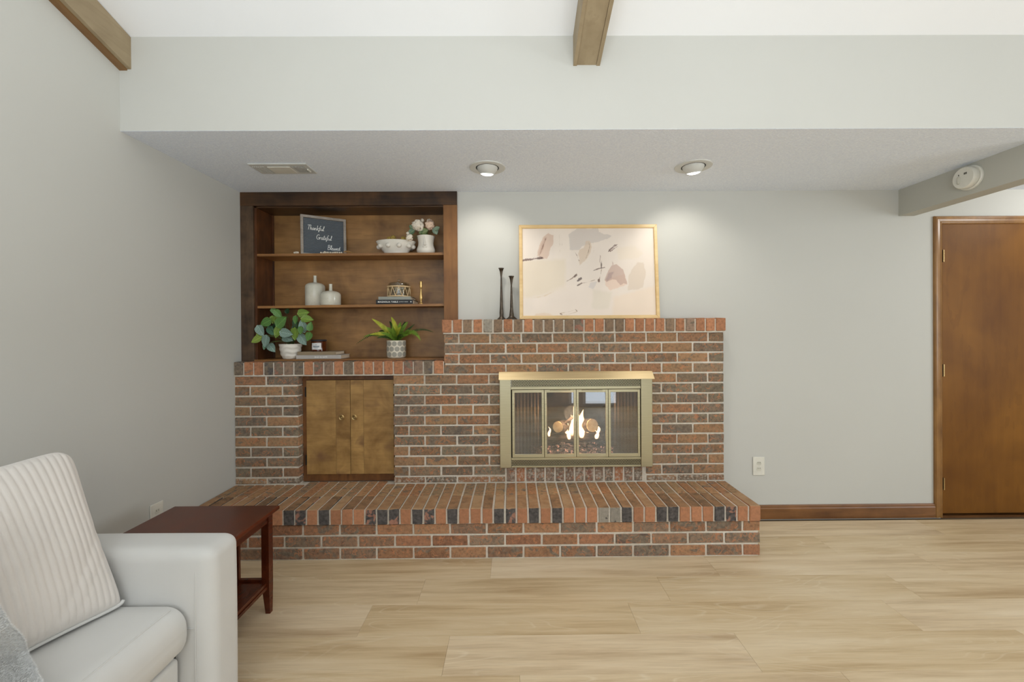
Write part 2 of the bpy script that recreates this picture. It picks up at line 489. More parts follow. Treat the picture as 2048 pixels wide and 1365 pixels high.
obj('threshold', BB(2.962, 3.768, 0.004, 0.10, -0.011, 0.004), MAT['w_base'], d1)
MAT['brass_old'] = plain('aged_brass', C(176, 150, 104), 0.35, 0.9)
for z in (1.806, 1.016, 0.231):
    h = obj('hinge', BB(2.958, 2.968, -0.0055, 0.0, z - 0.043, z + 0.043), MAT['black'], d1)
    bm = bmesh.new()
    for k in range(5):
        lathe(bm, [(0.0045, 0.0), (0.0045, 0.0155)], 2.9695, -0.010, z - 0.041 + k * 0.0168, 10)
    obj('hinge_pin', bm, MAT['brass_old'], h)
bm = LA([(0.03, 0), (0.03, -0.006), (0.012, -0.012), (0.012, -0.035), (0.026, -0.045), (0.03, -0.06), (0.018, -0.072), (0.002, -0.074)], 3.70, -0.004, 0.95, 24, 'y')
obj('door_knob', bm, MAT['brass_old'], d1, smooth=True, angle=40)
structure(obj('wall_passage', BB(2.9, 3.85, 0.101, 0.12, -0.05, 2.1), MAT['black']))

# ---------------------------------------------------------------- ceiling beams
def beam(x0, x1, label, side_t, ends_z=(2.565, 2.7225)):
    """box beam: bottom board recessed between two side boards, following the vault"""
    b = thing('ceiling_beam', ((x0 + x1) / 2, YS, ends_z[0]), label, 'beam', 'wooden beams under the vaulted ceiling')
    ye = YR
    def sb(xa, xb, zb, zt, mat, nm):
        bm = bmesh.new()
        dz = SL * (YS - ye)
        prismx(bm, [(YS, zb), (YS, zt), (ye, zt + dz), (ye, zb + dz)], xa, xb)
        obj(nm, bm, mat, b)
    zb, zt = ends_z
    sb(x0, x0 + side_t, zb, zt, MAT['w_beam'], 'side_board')
    sb(x1 - side_t, x1, zb, zt, MAT['w_beam'], 'side_board')
    sb(x0 + side_t + 0.001, x1 - side_t - 0.001, zb + 0.004, zb + 0.022, MAT['w_beam'], 'bottom_board')
    return b
beam(0.294, 0.4207, 'brown box beam of three boards above the framed abstract print', 0.017, (2.566, 2.708))
b2 = thing('ceiling_beam', (-1.82, YS, 2.55), 'brown half beam running up along the left wall above the sofa', 'beam', 'wooden beams under the vaulted ceiling')
bm = bmesh.new(); dz = SL * (YS - YR)
prismx(bm, [(YS, 2.556), (YS, 2.706), (YR, 2.706 + dz), (YR, 2.556 + dz)], -1.815, -1.797)
obj('side_board', bm, MAT['w_beam'], b2)
bm = bmesh.new()
prismx(bm, [(YS, 2.550), (YS, 2.57), (YR, 2.57 + dz), (YR, 2.550 + dz)], XL, -1.8155)
obj('bottom_board', bm, MAT['w_beamdark'], b2)
#PART2
# ---------------------------------------------------------------- brickwork
rb = random.Random(11)
bmesh_cache = {}
def brick(parent, x0, x1, y0, y1, z0, z1, col, dark, mat='brick'):
    L, D, H = x1 - x0, y1 - y0, z1 - z0
    k = (round(L, 3), round(D, 3), round(H, 3), rb.randrange(4), mat)
    if k not in bmesh_cache:
        bm = BB(-L / 2, L / 2, -D / 2, D / 2, -H / 2, H / 2, bev=0.0028)
        for v in bm.verts:
            v.co += Vector((rb.uniform(-1, 1) * 0.0013, rb.uniform(-1, 0.6) * 0.0010, rb.uniform(-1, 1) * 0.0013))
        me = bpy.data.meshes.new('brick'); bmesh.ops.recalc_face_normals(bm, faces=bm.faces[:]); bm.to_mesh(me); bm.free()
        me.materials.append(MAT[mat]); bmesh_cache[k] = me
    o = link('brick', bmesh_cache[k], None, parent, ((x0 + x1) / 2, (y0 + y1) / 2, (z0 + z1) / 2))
    o.color = (*C(*col)[:3], dark)
    return o
FACE = [((136, 113, 90), .5), ((148, 117, 88), .3), ((128, 110, 92), .65), ((144, 110, 84), .3), ((130, 117, 98), .5), ((112, 102, 90), .95),
        ((152, 122, 92), .4), ((138, 118, 96), .45), ((141, 112, 86), .7)]
def face_col(warm=0.0):
    c, d = rb.choice(FACE)
    j = rb.uniform(0.92, 1.08)
    return (min(255, c[0] * j + 12 * warm), c[1] * j, c[2] * j - 8 * warm), max(0, min(1, d + rb.uniform(-.15, .15)))
ENDC = {'O': ((174, 122, 90), .0), 'D': ((98, 92, 88), 1.0), 'd': ((154, 112, 94), .75), 'm': ((146, 122, 104), .45), 'B': ((134, 112, 92), .35),
        'G': ((150, 142, 130), .3), 'T': ((120, 92, 66), .4)}
def end_col(ch):
    c, d = ENDC[ch]; j = rb.uniform(0.94, 1.06)
    return tuple(x * j for x in c), d
# rowlock bricks of the hearth edge: stretcher-like faces on top, smooth fired ends to the front
t = NT('hearth_rowlock_brick')
oi = t.n('ShaderNodeObjectInfo'); v0 = t.coords(rand=61)
n = t.noise(v0, 55, 4, 0.65)
endc = t.mix(1.0, oi.outputs['Color'], t.ramp(n, [(0.3, (0.8, 0.8, 0.8)), (0.5, (1, 1, 1)), (0.7, (1.15, 1.12, 1.1))]), 'MULTIPLY')
big = t.noise(v0, 26, 2, 0.5, 0.8)
dk = t.math('MULTIPLY', t.math('SUBTRACT', big, t.math('SUBTRACT', 0.78, t.math('MULTIPLY', oi.outputs['Alpha'], 0.5))), 14.0, clamp=True)
endc = t.mix(dk, endc, t.ramp(n, [(0.3, C(56, 52, 52)), (0.7, C(104, 98, 94))]))
topc = t.ramp(t.math('ADD', t.math('MULTIPLY', t.noise(v0, 20, 3), 0.6), t.math('MULTIPLY', oi.outputs['Random'], 0.4)), [(0.3, C(116, 92, 70)), (0.5, C(156, 120, 88)), (0.7, C(174, 142, 108))])
s1 = t.noise(v0, 30, 0.5, 0.5, 1.6)
ln = t.math('SUBTRACT', 1.0, t.math('MULTIPLY', t.math('ABSOLUTE', t.math('SUBTRACT', s1, 0.5)), 38.0), clamp=True)
topc = t.mix(t.math('MULTIPLY', ln, 0.5), topc, C(206, 146, 96))
nz = t.n('ShaderNodeSeparateXYZ'); t.l(t.n('ShaderNodeTexCoord').outputs['Normal'], nz.inputs[0])
colr = t.mix(t.math('GREATER_THAN', nz.outputs[2], 0.5), endc, topc)
t.principled(colr, 0.8, 0, t.bump(t.math('ADD', n, t.noise(v0, 240, 3)), 0.5, 0.0022), Specular_IOR_Level=0.25)
MAT['hearthtop'] = t.m
J = 0.0115
CH = 0.0679
ZM = 1.288

fp = thing('brick_fireplace', (0.0, 0.0, 0.296), 'red and charcoal brick fireplace wall with rowlock mantel and lower ledge on the left', 'fireplace')
def core(x0, x1, z0, z1, y0, y1, holes):
    bm = bmesh.new()
    xs = sorted({x0, x1, *[h[0] for h in holes], *[h[1] for h in holes]}); zs = sorted({z0, z1, *[h[2] for h in holes], *[h[3] for h in holes]})
    xs = [v for v in xs if x0 <= v <= x1]; zs = [v for v in zs if z0 <= v <= z1]
    for a, b in zip(xs, xs[1:]):
        for c, d in zip(zs, zs[1:]):
            mx, mz = (a + b) / 2, (c + d) / 2
            if any(h[0] < mx < h[1] and h[2] < mz < h[3] for h in holes): continue
            box(bm, a, b, y0, y1, c, d)
    return bm
cb = core(XL, 1.397, 0.290, 1.302, YF + 0.005, 0.0, [(-1.436, -0.7935, 0.28, 1.02), (-0.02, 0.845, 0.40, 0.99), (XL - 1, -0.455, 1.03, 1.5)])
box(cb, XL, -0.462, -0.099, 0.0, 1.018, 1.1085)
box(cb, -0.465, 1.4075, -0.099, 0.0, 1.291, 1.381)
obj('mortar', cb, MAT['mortar'], fp)
def course(x0, x1, k, half_left, pitch, z0=None, z1=None, y0=YF, y1=-0.002):
    zt = ZM - CH * k if z1 is None else z1
    zb = zt - CH + J if z0 is None else z0
    x = x0
    step = pitch / 2 if half_left else pitch
    while x < x1 - 0.015:
        e = min(x + step - J, x1)
        if x1 - e < 0.03: e = x1
        c, d = face_col()
        pr = rb.uniform(-0.0015, 0.0015)
        brick(fp, x, e, y0 + pr, y1, zb, zt, c, d, 'brickchalk' if k == 14 else 'brick')
        x = e + J; step = pitch
for k in range(4):
    course(-0.461, 1.403, k, k % 2 == 0, 0.2082)
for k in range(4, 15):
    z0 = 0.303 if k == 14 else None
    course(XL + 0.003, -1.4288, k, k % 2 == 1, 0.2128, z0)
    xe = -0.062 if k >= 13 else (-0.02 if k > 4 else -0.02)
    course(-0.7995, xe, k, k % 2 == 1, 0.2136, z0)
    if k % 2 == 0: xs = [(1.303, 1.403), (1.0945, 1.2925), (0.886, 1.084)]
    else: xs = [(1.2015, 1.403), (0.993, 1.191), (0.882, 0.9825)]
    zt = ZM - CH * k; zb = (zt - CH + J) if z0 is None else z0
    for a, b in xs:
        c, d = face_col(); brick(fp, a, b, YF + rb.uniform(-.0015, .0015), -0.002, zb, zt, c, d, 'brickchalk' if k == 14 else 'brick')
# row hidden partly behind the hood
zt = ZM - CH * 4
# rowlocks under the fireplace doors
for i, ch in enumerate('mOdmmdmmdmDOmD'):
    c, d = end_col(ch); x = -0.055 + i * 0.0655
    brick(fp, x + J / 2, x + 0.0655 - J / 2, YF, -0.002, 0.303, 0.396, tuple(v * 0.9 for v in c), d, 'brickchalk')
# mantel cap and lower cap: rowlock bricks, ends to the front
caps = 'OOBOGBOBOBBBBdOOBBOOOOBOmOOO'
n = len(caps); p = (1.4135 + 0.471) / n
for i, ch in enumerate(caps):
    c, d = end_col(ch); x = -0.471 + i * p
    brick(fp, x + (J / 2 if i else 0), x + p - (J / 2 if i < n - 1 else 0), -0.107 + rb.uniform(-.001, .001), -0.001, 1.3005, 1.386, c, d, 'brickend')
caps = 'DOODdmDOdmODOOOOOdmDO'
n = len(caps); p = (-0.466 + 1.8505) / n
for i, ch in enumerate(caps):
    c, d = end_col(ch); x = -1.8505 + i * p
    brick(fp, x + J / 2, x + p - (J / 2 if i < n - 1 else 0), -0.107 + rb.uniform(-.001, .001), -0.001, 1.0278, 1.1138, c, d, 'brickend')

he = thing('brick_hearth', (-0.2, -0.3, 0.0), 'raised brick hearth with long rowlock top running along the floor below the fireplace', 'hearth')
obj('mortar', boxes((XL, 1.405, -0.486, 0.0, 0.0, 0.206), (XL, 1.401, -0.497, 0.0, 0.2055, 0.290)), MAT['mortar'], he)
for k in range(3):
    z0 = CH * k + J - 0.002; z1 = CH * (k + 1) - 0.002
    if k == 0: z0 = 0.007
    x1 = 1.4134; step = 0.105 if k % 2 == 0 else 0.2105
    while x1 > XL + 0.03:
        x0 = max(x1 - step + J, XL + 0.002); step = 0.2105
        c, d = face_col(); c = (c[0] + 6, c[1] - 2, c[2] - 2)
        brick(he, x0, x1, -0.491 + rb.uniform(-.0015, .0015), -0.395, z0, z1, c, d)
        x1 = x0 - J
    yy = -0.395 + J
    for (a, b) in ((-0.3845, -0.195), (-0.1845, -0.003)):
        c, d = face_col(); brick(he, 1.315, 1.4134, a, b, z0, z1, c, d)
front = 'DDODdDDODdODOOOdDdODdODOOODdODODOOOGGDOODDOOODdOO'
n = 49; p = (1.4094 - XL) / n
for i in range(n):
    x = XL + i * p
    a, b = x + (J - 0.001) / 2, x + p - ((J - 0.001) / 2 if i < n - 1 else 0)
    c, d = end_col(front[i % len(front)])
    brick(he, a, b, -0.505 + rb.uniform(-.0012, .0012), -0.3045, 0.208, 0.296 + rb.uniform(-.001, .0008), c, d, 'hearthtop')
    g = rb.choice([(160, 130, 96), (168, 130, 94), (154, 124, 92), (160, 118, 84), (146, 122, 94)])
    brick(he, a, b, -0.2965, -0.040 if (a > -1.43 and b < -0.80) else -0.097, 0.208, 0.296 + rb.uniform(-.001, .0008), g, rb.uniform(.2, .5), 'brick')

# ---------------------------------------------------------------- built-in bookcase
bc = thing('built_in_bookcase', (-1.11, 0.0, 1.11), 'dark stained built-in bookcase with three levels, left of the framed print', 'bookcase')
z1f = lambda x: 1.8482 + 0.0025 * (x + 1.745)
z2f = lambda x: 1.4914 + 0.0071 * (x + 1.745)
obj('header', BB(XL + 0.001, -0.3775, -0.02, 0.0, 2.1715, 2.2640, bev=0.001), MAT['w_header'], bc)
obj('stile', BB(XL + 0.001, -1.7655, -0.0195, 0.0, 1.1145, 2.1710, bev=0.001), MAT['w_stile_l'], bc)
obj('stile', BB(-0.4715, -0.3775, -0.0195, 0.0, 1.3865, 2.1710, bev=0.001), MAT['w_stile_r'], bc)
obj('side_panel', BB(-1.785, -1.752, 0.0005, 0.2, 1.1145, 2.18), MAT['w_side'], bc)
obj('side_panel', BB(-0.466, -0.456, 0.0005, 0.2, 1.1145, 2.18), MAT['w_side'], bc)
obj('top_panel', BB(-1.785, -0.456, 0.0005, 0.2, 2.163, 2.18), MAT['w_header'], bc)
obj('back_panel', BB(-1.785, -0.456, 0.2, 0.208, 1.1145, 2.18), MAT['w_back'], bc)
obj('bottom_board', BB(-1.765, -0.4725, -0.019, 0.199, 1.1142, 1.124, bev=0.001), MAT['w_shelf'], bc)
for f in (z1f, z2f):
    bm = bmesh.new(); th = 0.0165
    prism(bm, [(-1.751, f(-1.751)), (-0.4665, f(-0.4665)), (-0.4665, f(-0.4665) - th), (-1.751, f(-1.751) - th)], 0.0015, 0.199)
    obj('shelf', bm, MAT['w_shelf'], bc)
obj('corner_moulding', boxes((-1.7515, -1.742, 0.19, 0.1995, 1.125, 1.472), (-1.7515, -1.742, 0.19, 0.1995, 1.494, 1.829), (-1.7515, -1.742, 0.19, 0.1995, 1.85, 2.162)), MAT['w_side'], bc)

# ---------------------------------------------------------------- cabinet doors under the left ledge
cab = thing('wood_cabinet', (-1.115, -0.02, 0.298), 'small two door wooden cabinet set into the brickwork under the bookcase', 'cabinet')
obj('frame', boxes((-1.4285, -1.403, -0.036, -0.001, 0.298, 1.0265), (-1.403, -0.800, -0.036, -0.001, 0.986, 1.0265), (-1.403, -0.800, -0.036, -0.001, 0.298, 0.3445),
                   (-0.812, -0.800, -0.036, -0.001, 0.3445, 0.986), bev=0.0006), MAT['w_cabframe'], cab)
obj('back_panel', BB(-1.403, -0.812, -0.012, -0.001, 0.3445, 0.986), MAT['black'], cab)
MAT['brass'] = plain('antique_brass', C(186, 160, 112), 0.28, 0.95, var=0.15, nscale=300)
def cab_door(x0, x1, xs, kx, hx):
    w = 0.346
    o = obj('door', boxes((x0 + 0.003, x1 - 0.003, -0.032, -0.018, 0.349, 0.982)), MAT['w_cabframe'], cab)
    for a, b in zip(xs, xs[1:]):
        obj('plank', BB(a + 0.0006, b - 0.0006, -0.042, -0.0325, 0.3465, 0.9835, bev=0.0006), MAT['w_plank'], o)
    bm = LA([(0.010, 0.001), (0.009, -0.006), (0.006, -0.010), (0.008, -0.016), (0.0175, -0.018), (0.0180, -0.021), (0.0155, -0.0225), (0.0135, -0.0215),
             (0.0115, -0.0240), (0.0090, -0.0235), (0.0070, -0.0265), (0.0045, -0.0265), (0.0030, -0.0290), (0.0008, -0.0295)], kx, -0.042, 0.7335, 28, 'y')
    obj('knob', bm, MAT['brass'], o, smooth=True, angle=30)
    for z in (0.905, 0.443):
        bm = LA([(0.004, -0.033), (0.004, 0.033)], hx, -0.041, z, 10)
        obj('hinge', bm, MAT['black'], o, smooth=True, angle=40)
cab_door(-1.4025, -1.1075, (-1.4025, -1.2035, -1.1075), -1.1575, -1.4075)
cab_door(-1.1055, -0.8125, (-1.1055, -1.0170, -0.8125), -1.0720, -0.8075)

# ---------------------------------------------------------------- fireplace insert
t = NT('brushed_pale_brass'); v = t.coords()
br = t.noise(t.vmath('MULTIPLY', v, (4, 60, 260)), 1.0, 2)
t.principled(t.ramp(br, [(0.3, C(180, 174, 146)), (0.7, C(199, 192, 164))]), t.math('MULTIPLY_ADD', br, 0.15, 0.27), 0.92)
MAT['pbrass'] = t.m
t = NT('spotlit_pale_brass'); v = t.coords()  # same brass as the columns, lightened to paint in reflected spotlight
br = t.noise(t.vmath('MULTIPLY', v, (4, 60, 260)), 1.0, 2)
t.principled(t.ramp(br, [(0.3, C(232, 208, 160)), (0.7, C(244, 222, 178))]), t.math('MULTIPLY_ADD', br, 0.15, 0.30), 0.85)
MAT['hoodbrass_lit'] = t.m
t = NT('smoky_fireplace_glass')
tr = t.n('ShaderNodeBsdfTransparent'); tr.inputs[0].default_value = (0.80, 0.81, 0.83, 1)
gl = t.n('ShaderNodeBsdfGlossy'); gl.inputs['Roughness'].default_value = 0.015; gl.inputs[0].default_value = (0.9, 0.95, 1, 1)
mx = t.n('ShaderNodeMixShader'); fr = t.n('ShaderNodeLayerWeight'); fr.inputs[0].default_value = 0.3
t.l(t.math('MULTIPLY_ADD', fr.outputs[1], 0.25, 0.11), mx.inputs[0])
t.l(tr.outputs[0], mx.inputs[1]); t.l(gl.outputs[0], mx.inputs[2]); t.l(mx.outputs[0], t.out.inputs[0])
MAT['fglass'] = t.m
ins = thing('fireplace_insert', (0.41, -0.1, 0.405), 'brass framed fireplace insert with four narrow glass doors in the brick wall', 'fireplace insert')
obj('side_column', BB(-0.0925, -0.0178, -0.130, -0.0965, 0.4055, 0.9915, bev=0.002), MAT['pbrass'], ins)
obj('side_column', BB(0.8385, 0.9148, -0.130, -0.0965, 0.4055, 0.9915, bev=0.002), MAT['pbrass'], ins)
bm = bmesh.new()
prismx(bm, [(-0.0965, 1.0375), (-0.120, 1.0375), (-0.170, 0.9945), (-0.170, 0.9900), (-0.166, 0.9900), (-0.118, 1.0325), (-0.0965, 1.0325)], -0.0965, 0.9165)
for xx in (-0.0965, 0.9145):
    prismx(bm, [(-0.0965, 1.0325), (-0.118, 1.0325), (-0.168, 0.9900), (-0.0965, 0.9900)], xx, xx + 0.002)
obj('hood', bm, MAT['hoodbrass_lit'], ins)
def lattice(x0, x1, z0, z1, y, p=0.0108, w=0.0025):
    bm = bmesh.new(); h = z1 - z0; asp = 0.62
    run = h * asp
    for s in (1, -1):
        x = x0 - run
        while x < x1 + run:
            a0, a1 = (x, x + run) if s > 0 else (x + run, x)
            # clip to the panel
            pts = []
            ta, tb = 0.0, 1.0
            dx = a1 - a0
            for lim, sg in ((x0, 1), (x1, -1)):
                if dx != 0:
                    tt = (lim - a0) / dx
                    inside0 = (a0 - lim) * sg >= 0; inside1 = (a1 - lim) * sg >= 0
                    if not inside0 and not inside1: ta, tb = 1, 0
                    elif not inside0: ta = max(ta, tt)
                    elif not inside1: tb = min(tb, tt)
            if tb - ta > 0.03:
                xa, xb = a0 + dx * ta, a0 + dx * tb; za, zb = z0 + h * ta, z0 + h * tb
                yy = y - (0.0004 if s > 0 else 0)
                prism(bm, [(xa - w / 2, za), (xa + w / 2, za), (xb + w / 2, zb), (xb - w / 2, zb)], yy, yy + 0.0012)
            x += p
    return bm
for (z0, z1, nm) in ((0.940, 0.9885, 't'), (0.4165, 0.4555, 'b')):
    g = obj('vent_grille', lattice(-0.0165, 0.8375, z0, z1, -0.1215), MAT['pbrass'], ins); g['kind'] = 'stuff'
    obj('vent_backing', BB(-0.0170, 0.8380, -0.112, -0.108, z0, z1), MAT['black'], ins)
obj('rail', BB(-0.0175, 0.8382, -0.127, -0.1, 0.9215, 0.940, bev=0.0015), MAT['pbrass'], ins)
obj('rail', BB(-0.0175, 0.8382, -0.127, -0.1, 0.4558, 0.4695, bev=0.0015), MAT['pbrass'], ins)
obj('rail', BB(-0.0175, 0.8382, -0.127, -0.1, 0.4058, 0.4162, bev=0.0015), MAT['pbrass'], ins)
def panel(x0, x1, ang, pivot, handle):
    z0, z1 = 0.4725, 0.9190; y0, y1 = -0.128, -0.118
    fw, ft, fb = 0.0158, 0.0185, 0.0215
    bm = bmesh.new()
    box(bm, x0, x0 + fw, y0, y1, z0, z1, bev=0.0012); box(bm, x1 - fw, x1, y0, y1, z0, z1, bev=0.0012)
    box(bm, x0 + fw - 0.001, x1 - fw + 0.001, y0 + 0.0005, y1, z1 - ft, z1, bev=0.0012); box(bm, x0 + fw - 0.001, x1 - fw + 0.001, y0 + 0.0005, y1, z0, z0 + fb, bev=0.0012)
    def turn(b):
        bmesh.ops.rotate(b, verts=b.verts[:], cent=(pivot, -0.120, 0), matrix=Matrix.Rotation(math.radians(ang), 3, 'Z'))
        return b
    o = obj('door_panel', turn(bm), MAT['pbrass'], ins)
    obj('glass', turn(BB(x0 + fw - 0.002, x1 - fw + 0.002, -0.1235, -0.1215, z0 + fb - 0.002, z1 - ft + 0.002)), MAT['fglass'], o)
    if handle:
        c = (x0 + x1) / 2
        bm = bmesh.new(); box(bm, c - 0.068, c + 0.068, y0 - 0.010, y0 - 0.0005, z1 - 0.0085, z1 - 0.0015, bev=0.0015)
        obj('handle', turn(bm), MAT['pbrass'], o)
panel(-0.0105, 0.1995, 0, 0, False)
panel(0.2020, 0.4110, 0.6, 0.202, True)
panel(0.4135, 0.6220, -0.9, 0.622, True)
panel(0.6240, 0.8335, 0, 0, False)
obj('hinge_gap', boxes((-0.0195, -0.0108, -0.117, -0.105, 0.4700, 0.9215), (0.8338, 0.8400, -0.117, -0.105, 0.4700, 0.9215), (-0.0195, 0.84, -0.112, -0.105, 0.9185, 0.93), (-0.0195, 0.84, -0.112, -0.105, 0.46, 0.4735), (0.1998, 0.2017, -0.121, -0.113, 0.4725, 0.919), (0.4115, 0.413, -0.120, -0.112, 0.4725, 0.919), (0.6223, 0.6237, -0.121, -0.113, 0.4725, 0.919)), MAT['black'], ins)
# firebox behind the doors
t = NT('sooty_firebrick'); v = t.coords()
bt = t.n('ShaderNodeTexBrick'); t.l(t.vmath('MULTIPLY', v, (1, 1, 1)), bt.inputs[0])
n = t.noise(v, 14, 4)
t.principled(t.ramp(n, [(0.3, C(38, 34, 32)), (0.7, C(92, 80, 70))]), 0.9)
MAT['soot'] = t.m
bm = bmesh.new()
xa, xb, xc, xd = -0.015, 0.838, 0.13, 0.70
ya, yb_ = -0.098, 0.40
za, zb = 0.410, 0.975
def quad(*p):
    bm.faces.new([bm.verts.new(q) for q in p])
quad((xa, ya, za), (xc, yb_, za), (xc, yb_, zb), (xa, ya, zb))
quad((xb, ya, za), (xb, ya, zb), (xd, yb_, zb), (xd, yb_, za))
quad((xc, yb_, za), (xd, yb_, za), (xd, yb_, zb), (xc, yb_, zb))
quad((xa, ya, za), (xb, ya, za), (xd, yb_, za), (xc, yb_, za))
quad((xa, ya, zb), (xc, yb_, zb), (xd, yb_, zb), (xb, ya, zb))
bmesh.ops.remove_doubles(bm, verts=bm.verts[:], dist=1e-5)
obj('firebox', bm, MAT['soot'], ins)
# hanging mesh curtains
t = NT('steel_spark_mesh'); v = t.coords()
sx = t.n('ShaderNodeSeparateXYZ'); t.l(v, sx.inputs[0])
u1 = t.math('SINE', t.math('MULTIPLY', t.math('ADD', sx.outputs[0], sx.outputs[2]), 900.0)); u2 = t.math('SINE', t.math('MULTIPLY', t.math('SUBTRACT', sx.outputs[0], sx.outputs[2]), 900.0))
mk = t.math('GREATER_THAN', t.math('MAXIMUM', u1, u2), 0.55)
tr = t.n('ShaderNodeBsdfTransparent'); pb = t.n('ShaderNodeBsdfPrincipled'); pb.inputs['Base Color'].default_value = C(130, 112, 92); pb.inputs['Metallic'].default_value = 0.7; pb.inputs['Roughness'].default_value = 0.45
mx = t.n('ShaderNodeMixShader'); t.l(mk, mx.inputs[0]); t.l(tr.outputs[0], mx.inputs[1]); t.l(pb.outputs[0], mx.inputs[2]); t.l(mx.outputs[0], t.out.inputs[0])
MAT['mesh'] = t.m
for (x0, x1) in ((0.004, 0.165), (0.665, 0.82)):
    bm = bmesh.new(); N = 60; cols = []
    for i in range(N + 1):
        x = x0 + (x1 - x0) * i / N; y = -0.088 + 0.007 * math.sin(i / N * 2 * PI * 7)
        cols.append((bm.verts.new((x, y, 0.43)), bm.verts.new((x, y, 0.955))))
    for a, b in zip(cols, cols[1:]): bm.faces.new((a[0], b[0], b[1], a[1]))
    obj('mesh_curtain', bm, MAT['mesh'], ins, smooth=True)
obj('curtain_rod', LA([(0.004, -0.42), (0.004, 0.42)], -0.088, 0.958, 0.412, 8, 'x'), MAT['black'], ins)

# burning logs
t = NT('charred_bark'); v = t.coords(rand=9)
n = t.noise(t.vmath('MULTIPLY', v, (18, 60, 60)), 1, 4)
t.principled(t.ramp(n, [(0.35, C(30, 26, 24)), (0.6, C(98, 84, 74)), (0.75, C(140, 124, 110))]), 0.9, 0, t.bump(n, 0.8, 0.006))
MAT['bark'] = t.m
t = NT('cut_log_end'); v = t.coords(rand=0)
n = t.noise(v, 40, 3)
t.principled(t.ramp(n, [(0.3, C(216, 186, 136)), (0.7, C(240, 218, 172))]), 0.8)
MAT['logend'] = t.m
t = NT('glowing_embers'); v = t.coords()
n = t.noise(v, 42, 4, 0.65)
pb = t.principled(t.ramp(n, [(0.3, C(34, 30, 32)), (0.6, C(104, 94, 92))]), 0.95, 0, t.bump(n, 0.8, 0.008))
t.l(t.ramp(n, [(0.58, (0, 0, 0)), (0.66, (1.0, 0.40, 0.22)), (0.74, (1, 0.8, 0.66))]), pb.inputs['Emission Color']); pb.inputs['Emission Strength'].default_value = 1.6
MAT['ember'] = t.m
def log(p0, p1, r0, r1, label, end=True, seg=18):
    c = (Vector(p0) + Vector(p1)) / 2
    th = thing('fire_log', (c.x, c.y, min(p0[2], p1[2]) - r0), label, 'log')
    bm = bmesh.new(); n = 9
    pts = [Vector(p0).lerp(Vector(p1), i / (n - 1)) for i in range(n)]
    tube(bm, pts, [r0 + (r1 - r0) * i / (n - 1) for i in range(n)], seg)
    rr = random.Random(int(p0[0] * 1000))
    for v in bm.verts:
        v.co += Vector((rr.uniform(-1, 1), rr.uniform(-1, 1), rr.uniform(-1, 1))) * r0 * 0.07
    obj('bark', bm, MAT['bark'], th, smooth=True, angle=50)
    if end:
        d = (Vector(p0) - Vector(p1)).normalized()
        bm = bmesh.new(); tube(bm, [Vector(p0) - d * 0.002, Vector(p0) + d * 0.003], [r0 * 0.97, r0 * 0.93], seg)
        obj('cut_end', bm, MAT['logend'], th)
log((0.305, 0.02, 0.640), (0.43, 0.25, 0.60), 0.040, 0.046, 'burning log with pale sawn end left of the tallest flame')
log((0.548, 0.04, 0.645), (0.46, 0.26, 0.60), 0.048, 0.048, 'thick burning log with pale sawn end right of the tallest flame')
log((0.20, 0.12, 0.535), (0.64, 0.14, 0.545), 0.042, 0.04, 'charred log lying crosswise under the two sawn logs', False)
log((0.28, 0.06, 0.595), (0.43, 0.05, 0.715), 0.008, 0.012, 'thin dark stick leaning up to the right across the flames', False, 10)
log((0.14, 0.05, 0.72), (0.17, 0.10, 0.54), 0.016, 0.012, 'split piece of wood standing behind the left glass door', False, 8)
bm = bmesh.new(); rr = random.Random(5)
for i in range(340):
    x = rr.uniform(0.13, 0.71); y = rr.uniform(-0.045, 0.20)
    r = rr.uniform(0.009, 0.024)
    hgt = (0.03 + 0.36 * (y + 0.045)) * max(0.1, 1 - (abs(x - 0.42) / 0.32) ** 2)
    ball(bm, (x, y, 0.425 + r * 0.7 + rr.random() * hgt), r, 1, (1, 1, 0.7))
o = obj('ember_bed', bm, MAT['ember'], None)
tag(o, 'bed of dark coals and glowing embers under the logs', 'embers', kind='stuff')
gr = thing('fire_grate', (0.42, 0.05, 0.411), 'black iron grate bar with two bolts in front of the embers', 'grate')
obj('front_bar', BB(0.17, 0.67, -0.062, -0.052, 0.438, 0.452), MAT['black'], gr)
MAT['boltm'] = plain('pale_bolt', C(220, 216, 206), 0.4)
for x in (0.31, 0.50):
    obj('bolt', LA([(0.006, 0.0), (0.006, -0.004), (0.003, -0.006)], x, -0.062, 0.447, 10, 'y'), MAT['boltm'], gr)
for x in (0.20, 0.64):
    obj('leg', BB(x - 0.006, x + 0.006, -0.060, -0.05, 0.411, 0.438), MAT['black'], gr)
t = NT('gas_flame'); v = t.coords()
em = t.n('ShaderNodeEmission'); em.inputs[0].default_value = (1.0, 0.60, 0.30, 1); em.inputs[1].default_value = 7.0
tr = t.n('ShaderNodeBsdfTransparent'); lw = t.n('ShaderNodeLayerWeight'); lw.inputs[0].default_value = 0.5
mx = t.n('ShaderNodeMixShader'); t.l(t.math('MULTIPLY_ADD', lw.outputs[1], 1.5, 0.12, clamp=True), mx.inputs[0])
t.l(em.outputs[0], mx.inputs[1]); t.l(tr.outputs[0], mx.inputs[2]); t.l(mx.outputs[0], t.out.inputs[0])
MAT['flame'] = t.m
fl_ = thing('flame', (0.43, 0.09, 0.55), 'bright yellow flames rising between the logs behind the glass doors', 'flame')
